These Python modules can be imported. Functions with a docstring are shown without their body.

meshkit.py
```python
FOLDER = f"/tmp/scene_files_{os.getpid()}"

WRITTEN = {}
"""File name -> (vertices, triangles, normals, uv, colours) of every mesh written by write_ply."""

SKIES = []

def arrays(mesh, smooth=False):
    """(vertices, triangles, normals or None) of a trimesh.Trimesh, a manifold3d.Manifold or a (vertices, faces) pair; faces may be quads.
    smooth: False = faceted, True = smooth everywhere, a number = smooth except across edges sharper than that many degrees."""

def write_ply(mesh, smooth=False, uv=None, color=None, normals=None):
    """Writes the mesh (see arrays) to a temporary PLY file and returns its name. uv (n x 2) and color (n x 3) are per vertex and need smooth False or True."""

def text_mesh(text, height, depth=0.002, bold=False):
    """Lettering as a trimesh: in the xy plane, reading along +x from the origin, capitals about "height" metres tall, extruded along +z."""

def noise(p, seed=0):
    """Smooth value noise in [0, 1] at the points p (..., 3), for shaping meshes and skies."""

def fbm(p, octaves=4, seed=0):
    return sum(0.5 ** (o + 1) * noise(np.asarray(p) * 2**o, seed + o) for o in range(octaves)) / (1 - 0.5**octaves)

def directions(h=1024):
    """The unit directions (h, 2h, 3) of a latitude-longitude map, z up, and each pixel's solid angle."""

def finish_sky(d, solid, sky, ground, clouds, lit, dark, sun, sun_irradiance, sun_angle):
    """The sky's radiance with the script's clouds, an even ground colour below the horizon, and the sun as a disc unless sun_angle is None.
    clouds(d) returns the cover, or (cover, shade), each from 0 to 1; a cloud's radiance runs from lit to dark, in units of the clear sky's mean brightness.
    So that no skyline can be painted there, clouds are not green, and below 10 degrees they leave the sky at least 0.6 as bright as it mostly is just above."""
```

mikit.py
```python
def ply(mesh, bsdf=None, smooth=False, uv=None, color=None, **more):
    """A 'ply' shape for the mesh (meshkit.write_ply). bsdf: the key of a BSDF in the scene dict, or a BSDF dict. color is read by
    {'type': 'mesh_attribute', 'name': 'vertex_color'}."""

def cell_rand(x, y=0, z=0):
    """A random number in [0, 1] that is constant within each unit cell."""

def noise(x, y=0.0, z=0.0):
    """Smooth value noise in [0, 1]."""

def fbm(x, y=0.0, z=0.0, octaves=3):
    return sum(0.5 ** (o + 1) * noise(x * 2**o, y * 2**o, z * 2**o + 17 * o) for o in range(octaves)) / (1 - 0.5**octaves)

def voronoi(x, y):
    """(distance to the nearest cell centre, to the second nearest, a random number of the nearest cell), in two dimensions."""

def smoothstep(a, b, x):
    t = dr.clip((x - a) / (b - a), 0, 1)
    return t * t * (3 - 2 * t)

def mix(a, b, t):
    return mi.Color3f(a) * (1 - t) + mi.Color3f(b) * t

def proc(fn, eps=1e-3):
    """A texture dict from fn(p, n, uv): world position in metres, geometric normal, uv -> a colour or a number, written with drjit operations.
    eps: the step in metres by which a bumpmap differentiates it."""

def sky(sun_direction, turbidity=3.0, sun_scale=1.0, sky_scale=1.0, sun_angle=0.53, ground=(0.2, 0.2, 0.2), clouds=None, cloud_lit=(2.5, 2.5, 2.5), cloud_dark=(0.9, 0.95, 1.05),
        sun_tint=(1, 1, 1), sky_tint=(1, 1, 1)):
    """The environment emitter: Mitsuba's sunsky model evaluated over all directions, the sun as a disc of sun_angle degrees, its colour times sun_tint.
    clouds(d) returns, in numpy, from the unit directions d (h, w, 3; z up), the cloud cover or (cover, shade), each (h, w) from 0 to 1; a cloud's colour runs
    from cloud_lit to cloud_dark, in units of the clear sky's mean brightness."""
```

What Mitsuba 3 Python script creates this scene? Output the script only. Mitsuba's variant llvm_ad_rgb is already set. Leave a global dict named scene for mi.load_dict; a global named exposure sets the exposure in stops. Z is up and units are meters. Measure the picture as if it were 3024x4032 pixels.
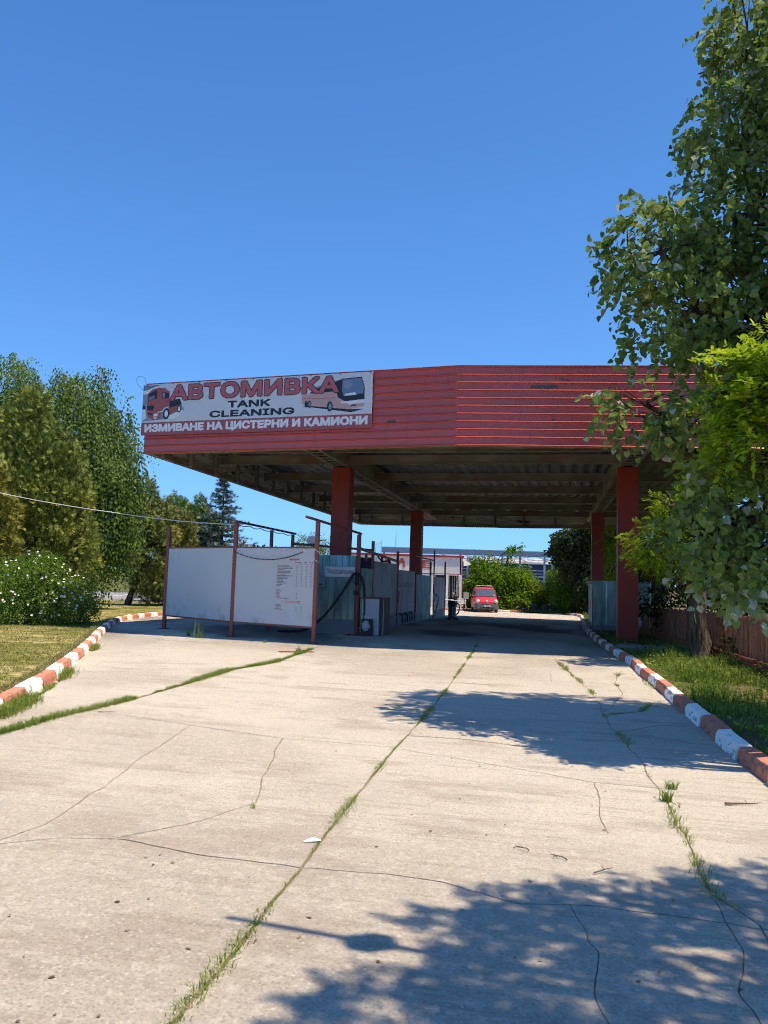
import math
import numpy as np
import trimesh
import drjit as dr
import mitsuba as mi
import manifold3d as m3
import shapely
from shapely.geometry import Polygon, LineString, MultiPolygon, box as sbox
from shapely.ops import unary_union
from shapely import affinity
import mikit
import meshkit

# ------------------------------------------------------------------ camera, sky, exposure
T = mi.ScalarTransform4f
PITCH, ROLL, EYE = math.radians(5.1666), math.radians(1.7936), 1.75
_F = np.array([0, math.cos(PITCH), math.sin(PITCH)])
_U = np.array([0, -math.sin(PITCH), math.cos(PITCH)])
_UP = -math.sin(ROLL) * np.array([1.0, 0, 0]) + math.cos(ROLL) * _U
scene, labels = {}, {}
scene['camera'] = {'type': 'perspective', 'fov': 53.04, 'fov_axis': 'x', 'near_clip': 0.05, 'far_clip': 6000.0,
                   'to_world': T().look_at(origin=[0, 0, EYE], target=(np.array([0, 0, EYE]) + _F * 10).tolist(), up=_UP.tolist())}
SUN = (0.42, -0.131, 1.0)


scene['sky'] = mikit.sky(SUN, turbidity=2.6, sun_tint=(1.0, 0.97, 0.92), sky_tint=(0.56, 0.93, 1.28), ground=(0.22, 0.2, 0.16))
exposure = 2.1

# ------------------------------------------------------------------ helpers
rng = np.random.default_rng(11)


def free(key):
    if key not in scene and key not in labels and not any(k.startswith(key + '__') for k in scene):
        return key
    i = 1
    while f'{key}_{i:03d}' in scene or f'{key}_{i:03d}' in labels:
        i += 1
    return f'{key}_{i:03d}'


_next = {}


def numbered(key):
    n = _next.get(key, 0)
    _next[key] = n + 1
    return key if n == 0 else f'{key}_{n:03d}'


def thing(name, label=None, cat=None, group=None, kind=None):
    key = numbered(name)
    labels[key] = {}
    if label: labels[key]['label'] = label
    if cat: labels[key]['category'] = cat
    if group: labels[key]['group'] = group
    if kind: labels[key]['kind'] = kind
    return key


def part(parent, name, mesh, mat, label=None, kind=None, smooth=False, color=None, xf=None):
    key = numbered(f'{parent}__{name}')
    d = mesh if isinstance(mesh, dict) else mikit.ply(mesh, mat, smooth=smooth, color=color)
    d = dict(d)
    if mat is not None: d['bsdf'] = {'type': 'ref', 'id': mat}
    if xf is not None: d['to_world'] = T(np.asarray(xf).tolist())
    scene[key] = d
    if label or kind:
        labels[key] = {}
        if label: labels[key]['label'] = label
        if kind: labels[key]['kind'] = kind
    return key


def solo(name, mesh, mat, label=None, cat=None, group=None, kind=None, smooth=False, color=None):
    key = thing(name, label, cat, group, kind)
    scene[key] = mikit.ply(mesh, mat, smooth=smooth, color=color)
    return key


def cat(*ms):
    ms = [m for m in ms if m is not None]
    return trimesh.util.concatenate(ms) if len(ms) > 1 else ms[0]


def mat4(o=(0, 0, 0), yaw=0.0, R=None):
    m = np.eye(4)
    if R is None:
        c, s = math.cos(yaw), math.sin(yaw)
        m[:2, :2] = [[c, -s], [s, c]]
    else:
        m[:3, :3] = R
    m[:3, 3] = o
    return m


def moved(m, xf):
    m = m.copy()
    m.apply_transform(xf)
    return m


def cbox(sx, sy, sz, c=(0, 0, 0), bev=0.0):
    """A box of full sizes, with chamfered edges when bev is given."""
    if bev <= 0:
        return moved(trimesh.creation.box((sx, sy, sz)), mat4(c))
    h = np.array([sx, sy, sz]) / 2
    bev = min(bev, h.min() * 0.8)
    pts = []
    for a in (-1, 1):
        for b in (-1, 1):
            for e in (-1, 1):
                s = np.array([a, b, e])
                for k in range(3):
                    q = h - bev
                    q[k] = h[k]
                    pts.append(s * q)
    return moved(trimesh.convex.convex_hull(np.array(pts)), mat4(c))


def bbox(x0, x1, y0, y1, z0, z1, bev=0.0):
    return cbox(abs(x1 - x0), abs(y1 - y0), abs(z1 - z0), ((x0 + x1) / 2, (y0 + y1) / 2, (z0 + z1) / 2), bev)


def beam(p, q, w, h, bev=0.0, roll=0.0):
    """A rectangular bar from p to q: w sideways, h upwards."""
    p, q = np.asarray(p, float), np.asarray(q, float)
    y = q - p
    L = np.linalg.norm(y)
    y /= L
    up = np.array([0, 0, 1.0]) if abs(y[2]) < 0.95 else np.array([0, 1.0, 0])
    x = np.cross(y, up)
    x /= np.linalg.norm(x)
    z = np.cross(x, y)
    if roll:
        x, z = math.cos(roll) * x + math.sin(roll) * z, -math.sin(roll) * x + math.cos(roll) * z
    return moved(cbox(w, L, h, (0, 0, 0), bev), mat4((p + q) / 2, R=np.stack([x, y, z], 1)))


def tube(pts, r, sides=8, cap=True):
    p = np.asarray(pts, float)
    r = np.broadcast_to(np.asarray(r, float), (len(p),))
    t = np.gradient(p, axis=0)
    t /= np.linalg.norm(t, axis=1, keepdims=True) + 1e-12
    a = np.zeros_like(p)
    ref = np.array([0, 0, 1.0]) if abs(t[0, 2]) < 0.9 else np.array([1.0, 0, 0])
    a[0] = np.cross(t[0], ref)
    a[0] /= np.linalg.norm(a[0])
    for i in range(1, len(p)):
        v = a[i - 1] - t[i] * (a[i - 1] @ t[i])
        a[i] = v / (np.linalg.norm(v) + 1e-12)
    b = np.cross(t, a)
    ang = np.arange(sides) * 2 * np.pi / sides
    v = (p[:, None] + r[:, None, None] * (np.cos(ang)[None, :, None] * a[:, None] + np.sin(ang)[None, :, None] * b[:, None])).reshape(-1, 3)
    i, j = np.meshgrid(np.arange(len(p) - 1), np.arange(sides), indexing='ij')
    i, j = i.ravel(), j.ravel()
    k = (j + 1) % sides
    f = np.vstack([np.stack([i * sides + j, i * sides + k, (i + 1) * sides + k], 1), np.stack([i * sides + j, (i + 1) * sides + k, (i + 1) * sides + j], 1)])
    if cap:
        n = len(v)
        v = np.vstack([v, p[0], p[-1]])
        jj = np.arange(sides)
        kk = (jj + 1) % sides
        e = (len(p) - 1) * sides
        f = np.vstack([f, np.stack([kk, jj, np.full(sides, n)], 1), np.stack([e + jj, e + kk, np.full(sides, n + 1)], 1)])
    return trimesh.Trimesh(v, f, process=False)


def curve(pts, n=24):
    """A smooth polyline (Catmull-Rom) through the points."""
    p = np.asarray(pts, float)
    if len(p) == 2:
        return p[0] + (p[1] - p[0]) * np.linspace(0, 1, n)[:, None]
    q = np.vstack([2 * p[0] - p[1], p, 2 * p[-1] - p[-2]])
    out = []
    for s in np.linspace(0, len(p) - 1 - 1e-9, n):
        i = int(s)
        t = s - i
        a, b, c, d = q[i], q[i + 1], q[i + 2], q[i + 3]
        out.append(0.5 * ((2 * b) + (c - a) * t + (2 * a - 5 * b + 4 * c - d) * t * t + (3 * b - a - 3 * c + d) * t ** 3))
    return np.array(out)


def sag(p, q, drop, n=24):
    t = np.linspace(0, 1, n)[:, None]
    w = np.asarray(p, float) + (np.asarray(q, float) - np.asarray(p, float)) * t
    w[:, 2] -= drop * 4 * (t * (1 - t))[:, 0]
    return w


def extrude(poly, h, z=0.0):
    polys = [g for g in getattr(poly, 'geoms', [poly]) if g.geom_type == 'Polygon' and g.area > 1e-7]
    ms = [trimesh.creation.extrude_polygon(g, h, engine='earcut') for g in polys]
    m = cat(*ms)
    m.apply_translation((0, 0, z))
    return m


def on_plane(mesh, origin, ex, up=(0, 0, 1)):
    """Maps a mesh drawn in xy (z = out of the page) on an upright plane: x -> ex, y -> up, z -> outward (ex x up)."""
    ex, up = np.asarray(ex, float), np.asarray(up, float)
    return moved(mesh, mat4(origin, R=np.stack([ex, up, np.cross(ex, up)], 1)))


def text_shape(s, width, height, grow=0.0, bold=True):
    """The outline of the lettering as a polygon that fills width x height from the origin."""
    m = meshkit.text_mesh(s, 1.0, depth=0.002, bold=bold)
    top = m.vertices[m.faces][:, :, 2].min(1) > 0.0015
    tri = m.vertices[m.faces[top]][:, :, :2]
    g = unary_union(shapely.polygons(tri)).buffer(0.004).buffer(-0.004)
    if grow:
        g = g.buffer(grow, join_style=2)
    x0, y0, x1, y1 = g.bounds
    return affinity.affine_transform(g, [width / (x1 - x0), 0, 0, height / (y1 - y0), -x0 * width / (x1 - x0), -y0 * height / (y1 - y0)])


def zg(y):
    return -0.0115 * np.clip(np.asarray(y, float) - 27, 0, 53)


# ------------------------------------------------------------------ materials
N, FBM, VOR, SS, MIX = mikit.noise, mikit.fbm, mikit.voronoi, mikit.smoothstep, mikit.mix
V3 = mi.Color3f


def pbr(base, rough=0.6, metallic=0.0, bump=None, bscale=0.0, eps=1e-3, spec=0.5, clear=0.0, two=True):
    d = {'type': 'principled', 'base_color': {'type': 'rgb', 'value': list(base)} if isinstance(base, (tuple, list)) else base,
         'roughness': rough, 'metallic': metallic, 'specular': spec}
    if clear: d |= {'clearcoat': clear, 'clearcoat_gloss': 0.9}
    if bump is not None: d = {'type': 'bumpmap', 'arbitrary': mikit.proc(bump, eps=eps), 'scale': bscale, 'bsdf': d}
    return {'type': 'twosided', 'bsdf': d} if two else d


def add(name, *a, **k):
    scene[name] = pbr(*a, **k)


def c_concrete(p, n, uv):
    u = p.x * 0.977 - p.y * 0.211
    v = p.x * 0.211 + p.y * 0.977
    big = FBM(p.x * 0.45, p.y * 0.45, 0, 4)
    streak = FBM(u * 1.6, v * 22, 7, 4)
    fine = N(p.x * 95, p.y * 95, 0)
    grit = FBM(p.x * 22, p.y * 22, 5, 3)
    peb, _, r = VOR(p.x * 30, p.y * 30)
    peb2, _, r2 = VOR(p.x * 70 + 9, p.y * 70)
    c = MIX((0.402, 0.376, 0.316), (0.334, 0.308, 0.256), SS(0.38, 0.66, big))
    c = MIX(c, (0.225, 0.192, 0.158), SS(0.54, 0.74, streak) * 0.34)
    c = MIX(c, (0.465, 0.43, 0.37), SS(0.50, 0.74, grit) * 0.35)
    c = MIX(c, (0.235, 0.195, 0.158), SS(0.58, 0.74, FBM(u * 1.3 + 9, v * 3.2 + 5, 1, 5)) * 0.42)
    c = c * (0.87 + 0.26 * fine)
    c = MIX(c, (0.19, 0.155, 0.125), SS(0.34, 0.14, peb) * SS(0.62, 0.72, r) * 0.42)
    c = MIX(c, (0.45, 0.42, 0.38), SS(0.30, 0.2, peb) * SS(0.16, 0.10, r) * 0.6)
    c = MIX(c, (0.17, 0.14, 0.115), SS(0.36, 0.16, peb2) * SS(0.72, 0.8, r2) * 0.4)
    oil_shade = SS(0.36, 0.66, FBM(p.x * 0.45 + 40, p.y * 0.22, 2, 4)) * SS(17.5, 28.0, p.y + 3 * N(p.x * 0.6, 3)) * SS(50.0, 38.0, p.y + 4 * N(p.x * 0.5, 9))  # oil stains, spread and deepened to paint in the shade under the canopy
    return MIX(c, (0.095, 0.092, 0.09), oil_shade * 0.8)


def b_concrete(p, n, uv):
    u = p.x * 0.977 - p.y * 0.211
    v = p.x * 0.211 + p.y * 0.977
    return FBM(u * 2.5, v * 26, 7, 3) + 0.55 * N(p.x * 60, p.y * 60, 0) + 0.4 * N(p.x * 150, p.y * 150, 3)


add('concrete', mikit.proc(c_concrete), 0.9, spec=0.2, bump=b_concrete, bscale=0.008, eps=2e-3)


def c_soil(p, n, uv):
    c = MIX((0.15, 0.115, 0.08), (0.09, 0.068, 0.045), FBM(p.x * 6, p.y * 6, 0, 4))
    return MIX(c, (0.09, 0.11, 0.035), SS(0.5, 0.62, FBM(p.x * 0.6, p.y * 0.6, 4, 3)) * 0.6)


add('soil', mikit.proc(c_soil), 0.95, spec=0.1)
add('joint_dirt', mikit.proc(lambda p, n, uv: MIX((0.25, 0.205, 0.15), (0.15, 0.12, 0.085), FBM(p.x * 9, p.y * 9, 0, 4))), 0.95, spec=0.1)


def c_lawn(p, n, uv):
    a = FBM(p.x * 0.7, p.y * 0.7, 0, 4)
    b = FBM(p.x * 9, p.y * 9, 2, 4)
    c = MIX((0.16, 0.165, 0.045), (0.33, 0.285, 0.125), SS(0.38, 0.62, a))
    return MIX(c, (0.07, 0.08, 0.02), SS(0.4, 0.72, b) * 0.8)


def b_lawn(p, n, uv):
    return FBM(p.x * 11, p.y * 14, 0, 4)


add('lawn_mown', mikit.proc(c_lawn), 0.95, spec=0.1, bump=b_lawn, bscale=0.05, eps=4e-3)


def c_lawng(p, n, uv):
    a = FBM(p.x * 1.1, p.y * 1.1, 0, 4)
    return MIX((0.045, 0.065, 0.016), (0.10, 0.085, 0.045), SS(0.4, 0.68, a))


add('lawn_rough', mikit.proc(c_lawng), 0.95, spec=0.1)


def c_asphalt(p, n, uv):
    return MIX((0.13, 0.13, 0.135), (0.19, 0.19, 0.19), FBM(p.x * 0.5, p.y * 2, 0, 4))


add('asphalt', mikit.proc(c_asphalt), 0.9, spec=0.2)
add('road_paint', (0.75, 0.75, 0.72), 0.8)


def chips(c0, c1, seed, lo=0.6, hi=0.68, dirt=(0.16, 0.13, 0.10)):
    def fn(p, n, uv):
        a = FBM(p.x * 9 + seed, p.y * 9, p.z * 16, 4)
        c = MIX(c0, c1, N(p.x * 2 + seed, p.y * 2, p.z * 3))
        c = MIX(c, dirt, SS(lo, hi, a) * 0.8)
        return c * (0.9 + 0.2 * N(p.x * 45, p.y * 45, p.z * 45))
    return mikit.proc(fn)


def b_rough(p, n, uv):
    return FBM(p.x * 22, p.y * 22, p.z * 22, 3)


add('kerb_red', chips((0.50, 0.21, 0.14), (0.42, 0.155, 0.105), 3, 0.56, 0.67), 0.85, spec=0.2, bump=b_rough, bscale=0.012)
add('kerb_white', chips((0.80, 0.79, 0.75), (0.72, 0.70, 0.65), 8, 0.56, 0.63, (0.30, 0.27, 0.23)), 0.85, spec=0.2, bump=b_rough, bscale=0.014)


def c_fascia(p, n, uv):
    a = FBM(p.x * 0.5, p.y * 0.5, p.z * 5, 4)
    drip = FBM(p.x * 7, p.y * 7, p.z * 0.7, 3)
    c = MIX((0.54, 0.080, 0.052), (0.47, 0.076, 0.058), SS(0.35, 0.65, a))
    c = MIX(c, (0.27, 0.055, 0.05), SS(0.62, 0.82, drip) * 0.3)
    return MIX(c, (0.33, 0.10, 0.07), SS(0.62, 0.75, FBM(p.x * 3, p.y * 3, p.z * 9 + 4, 3)) * 0.4)


add('fascia_red', mikit.proc(c_fascia), 0.27, spec=0.8)


def c_lining(p, n, uv):
    a = FBM(p.x * 1.2, p.y * 1.2, p.z * 6, 4)
    c = MIX((0.58, 0.57, 0.53), (0.42, 0.41, 0.37), SS(0.3, 0.7, a))
    return MIX(c, (0.05, 0.045, 0.04), SS(0.67, 0.70, FBM(p.x * 1.5 + 3, p.y * 1.5, p.z * 7, 4)))


add('fascia_lining', mikit.proc(c_lining), 0.7)


def c_steel(p, n, uv):
    a = FBM(p.x * 1.5, p.y * 1.5, p.z * 3, 4)
    c = MIX((0.27, 0.255, 0.215), (0.19, 0.18, 0.15), SS(0.3, 0.7, a))
    return MIX(c, (0.22, 0.09, 0.035), SS(0.56, 0.7, FBM(p.x * 1.1 + 7, p.y * 1.1, p.z * 1.3, 4)) * 0.55)


add('beam_steel', mikit.proc(c_steel), 0.7)
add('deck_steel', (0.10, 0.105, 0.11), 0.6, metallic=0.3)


def c_column(p, n, uv):
    a = FBM(p.x * 3, p.y * 3, p.z * 0.8, 4)
    c = MIX((0.37, 0.044, 0.028), (0.30, 0.038, 0.027), a)
    return MIX(c, (0.11, 0.05, 0.04), SS(0.62, 0.8, FBM(p.x * 6, p.y * 6, p.z * 1.5 + 3, 3)) * 0.5)


add('column_red', mikit.proc(c_column), 0.5)


def c_post(p, n, uv):
    a = FBM(p.x * 12, p.y * 12, p.z * 4, 4)
    return MIX(MIX((0.30, 0.085, 0.062), (0.24, 0.07, 0.055), a), (0.15, 0.07, 0.045), SS(0.6, 0.72, FBM(p.x * 20, p.y * 20, p.z * 9, 3)) * 0.7)


add('post_red', mikit.proc(c_post), 0.45)


def c_board(p, n, uv):
    a = FBM(p.x * 0.8, p.y * 0.8, p.z * 0.6, 3)
    c = MIX((0.60, 0.605, 0.61), (0.54, 0.545, 0.55), a)
    c = MIX(c, (0.30, 0.27, 0.23), SS(1.1, 0.4, p.z) * SS(0.45, 0.8, FBM(p.x * 5, p.y * 5, p.z * 4, 4)) * 0.55)
    run = SS(0.60, 0.75, FBM(p.x * 9, p.y * 9, p.z * 0.35, 3)) * SS(0.3, 0.7, FBM(p.x * 2, p.y * 2, p.z * 0.8 + 6, 3))
    return MIX(c, (0.36, 0.30, 0.25), run * 0.16)


add('board_white', mikit.proc(c_board), 0.35, spec=0.5)


add('panel_shaded', mikit.proc(lambda p, n, uv: MIX((0.36, 0.37, 0.385), (0.27, 0.275, 0.29), SS(0.35, 0.7, FBM(p.x * 1.5, p.y * 1.5, p.z * 0.8, 4)))), 0.5)  # mottled grey copy of the white board, deep bay shade put into its colour


def c_galv(p, n, uv):
    a = FBM(p.x * 6, p.y * 6, p.z * 1.2, 4)
    return MIX((0.34, 0.50, 0.475), (0.21, 0.32, 0.305), SS(0.3, 0.7, a))


def b_galv(p, n, uv):
    return FBM(p.x * 2.4, p.y * 2.4, p.z * 1.6, 3)


add('galvanized', mikit.proc(c_galv), 0.38, metallic=0.75, bump=b_galv, bscale=0.03, eps=5e-3)
add('blue_sheet', (0.035, 0.05, 0.10), 0.5)


def c_wall(p, n, uv):
    return MIX((0.74, 0.74, 0.72), (0.64, 0.63, 0.60), FBM(p.x * 1.5, p.y, p.z * 0.6, 4))


add('wall_white', mikit.proc(c_wall), 0.55)
add('trim_red', (0.42, 0.035, 0.035), 0.4)
add('sign_red', (0.50, 0.09, 0.07), 0.45)
add('frame_white', (0.8, 0.8, 0.79), 0.4)
add('dark_inside', (0.10, 0.095, 0.09), 0.8)
add('curtain', (0.62, 0.62, 0.58), 0.9)
scene['pane'] = {'type': 'thindielectric'}


def c_hall(p, n, uv):
    return MIX((0.028, 0.04, 0.095), (0.035, 0.05, 0.115), FBM(p.x * 0.3, p.y, p.z * 2, 3))


add('hall_blue', mikit.proc(c_hall), 0.5)
add('frame_steel', (0.29, 0.35, 0.46), 0.5)


def c_roofold(p, n, uv):
    return MIX((0.36, 0.35, 0.34), (0.13, 0.10, 0.09), SS(0.42, 0.56, FBM(p.x * 0.5, p.y * 0.35, p.z * 2, 4)))


add('roof_old', mikit.proc(c_roofold), 0.8)
add('banner_white', (0.66, 0.68, 0.71), 0.35)


def c_bred(p, n, uv):
    return MIX((0.40, 0.085, 0.085), (0.34, 0.08, 0.09), FBM(p.x * 1.2, p.y, p.z * 3, 3))


add('banner_red', mikit.proc(c_bred), 0.35)
add('ink_black', (0.016, 0.016, 0.024), 0.4)
add('ink_letter_red', (0.50, 0.115, 0.125), 0.4)
add('ink_truck_red', (0.40, 0.095, 0.085), 0.4)
add('ink_grey', (0.25, 0.29, 0.36), 0.4)
add('ink_blue', (0.15, 0.22, 0.34), 0.4)
add('ink_pale', (0.80, 0.81, 0.83), 0.4)
add('ink_pink', (0.60, 0.36, 0.33), 0.4)
add('ink_price', (0.10, 0.09, 0.08), 0.5)
add('ink_price_red', (0.50, 0.10, 0.10), 0.5)
add('ink_line', (0.45, 0.46, 0.48), 0.5)
add('ink_text_dark', (0.09, 0.05, 0.07), 0.5)
add('rubber', (0.02, 0.02, 0.022), 0.55)
add('tyre_rubber', (0.055, 0.055, 0.056), 0.8)
add('black_plastic', (0.022, 0.023, 0.027), 0.4)
add('grey_plastic', (0.10, 0.105, 0.115), 0.5)
add('wire_black', (0.02, 0.02, 0.02), 0.6)
add('wire_white', (0.8, 0.8, 0.8), 0.5)
add('van_red', (0.50, 0.028, 0.035), 0.25, clear=0.8)
add('van_glass', (0.07, 0.095, 0.13), 0.06, spec=0.9)  # base made paler and bluer to paint in the reflected sky
add('lamp_glass', (0.72, 0.74, 0.76), 0.12, clear=0.6)
add('chrome', (0.75, 0.75, 0.75), 0.2, metallic=1.0)
add('white_paint', (0.75, 0.75, 0.74), 0.5)
add('wood_edge', (0.16, 0.11, 0.075), 0.7)
add('cabinet_white', (0.55, 0.56, 0.58), 0.5)
add('lamp_grey', (0.45, 0.45, 0.42), 0.5)


def c_rust(p, n, uv):
    return MIX((0.24, 0.075, 0.04), (0.11, 0.05, 0.03), FBM(p.x * 14, p.y * 14, p.z * 14, 4))


add('rust', mikit.proc(c_rust), 0.9, spec=0.2)
add('brick', mikit.proc(lambda p, n, uv: MIX((0.36, 0.11, 0.05), (0.24, 0.075, 0.04), FBM(p.x * 7, p.y * 7, p.z * 12, 4))), 0.9, spec=0.2, bump=b_rough, bscale=0.01)


def c_slat(p, n, uv):
    a = N(p.x * 17, p.y * 17, 0)
    c = MIX((0.25, 0.095, 0.055), (0.40, 0.19, 0.11), a)
    return MIX(c, (0.05, 0.035, 0.03), SS(0.5, 0.75, FBM(p.x * 30, p.y * 30, p.z * 3, 3)) * 0.8)


add('slat_wood', mikit.proc(c_slat), 0.85, spec=0.2)


def c_bark(p, n, uv):
    a = FBM(p.x * 22, p.y * 22, p.z * 3.0, 4)
    return MIX((0.125, 0.10, 0.075), (0.04, 0.032, 0.025), SS(0.35, 0.65, a))


def b_bark(p, n, uv):
    return FBM(p.x * 20, p.y * 20, p.z * 3.0, 3)


add('bark', mikit.proc(c_bark), 0.95, spec=0.1, bump=b_bark, bscale=0.05, eps=2e-3)


def c_birch(p, n, uv):
    return MIX((0.62, 0.60, 0.55), (0.06, 0.055, 0.05), SS(0.58, 0.66, FBM(p.x * 3, p.y * 3, p.z * 9, 3)))


add('bark_birch', mikit.proc(c_birch), 0.8)
add('twig_wood', (0.10, 0.07, 0.05), 0.9)
add('rubble_grey', mikit.proc(lambda p, n, uv: MIX((0.30, 0.29, 0.28), (0.19, 0.18, 0.17), FBM(p.x * 5, p.y * 5, p.z * 5, 3))), 0.9)
VC = {'type': 'mesh_attribute', 'name': 'vertex_color'}
scene['leaf_thin'] = {'type': 'principledthin', 'base_color': VC, 'roughness': 0.33, 'diff_trans': 0.75, 'eta': 1.4}
scene['leaf_thick'] = {'type': 'twosided', 'bsdf': {'type': 'principled', 'base_color': VC, 'roughness': 0.6, 'specular': 0.25}}
scene['blade_thin'] = {'type': 'principledthin', 'base_color': VC, 'roughness': 0.55, 'diff_trans': 0.6, 'eta': 1.35}
add('petal', (0.85, 0.78, 0.74), 0.7)
add('skin', (0.45, 0.27, 0.19), 0.6)
add('cloth_dark', (0.03, 0.032, 0.04), 0.9)
add('hair', (0.03, 0.02, 0.015), 0.6)
add('paper_white', (0.82, 0.82, 0.80), 0.7)
add('kiosk_floor', (0.3, 0.29, 0.27), 0.9)

# ------------------------------------------------------------------ foliage helpers
HEART = (np.array([[0, 0, 0], [-.36, -.08, .05], [-.52, .30, .12], [-.30, .72, .08], [0, 1.06, -.06], [.30, .72, .08], [.52, .30, .12], [.36, -.08, .05], [0, .5, 0]]),
         np.array([[0, 2, 1], [0, 8, 2], [8, 3, 2], [8, 4, 3], [0, 7, 6], [0, 6, 8], [8, 6, 5], [8, 5, 4]]))
OVAL = (np.array([[0, 0, 0], [-.26, .3, .05], [-.22, .75, .04], [0, 1, -.02], [.22, .75, .04], [.26, .3, .05], [0, .5, 0]]),
        np.array([[0, 6, 1], [1, 6, 2], [2, 6, 3], [0, 5, 6], [5, 4, 6], [4, 3, 6]]))
DIAMOND = (np.array([[0, 0, 0], [-.36, .45, .07], [0, 1, 0], [.36, .45, .07]]), np.array([[0, 2, 1], [0, 3, 2]]))
LONGLEAF = (np.array([[0, 0, 0], [-.17, .4, .04], [0, 1, -.08], [.17, .4, .04]]), np.array([[0, 2, 1], [0, 3, 2]]))


def _spray():
    v, f = [], []
    for k, (a, L) in enumerate([(-.6, .7), (-.25, .9), (.1, 1.0), (.45, .85), (.8, .6)]):
        d = np.array([math.sin(a), math.cos(a), 0.10 * (k % 2)])
        s = np.array([d[1], -d[0], 0.25]) * .055
        b = len(v)
        v += [d * .05, d * L * .5 - s, d * L, d * L * .5 + s]
        f += [[b, b + 2, b + 1], [b, b + 3, b + 2]]
    return np.array(v), np.array(f)


SPRAY = _spray()


def nz(v):
    return v / (np.linalg.norm(v, axis=-1, keepdims=True) + 1e-9)


def leaves(pos, tip, up, size, tmpl, col):
    """One mesh of many leaves; col is one colour per leaf. Returns (mesh, vertex colours)."""
    y = nz(tip)
    x = nz(np.cross(y, up))
    z = np.cross(x, y)
    v, f = tmpl
    size = np.broadcast_to(size, (len(pos),))
    V = pos[:, None] + size[:, None, None] * (v[None, :, :1] * x[:, None] + v[None, :, 1:2] * y[:, None] + v[None, :, 2:] * z[:, None])
    F = f[None] + (np.arange(len(pos)) * len(v))[:, None, None]
    return (V.reshape(-1, 3), F.reshape(-1, 3)), np.repeat(col, len(v), axis=0)


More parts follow.
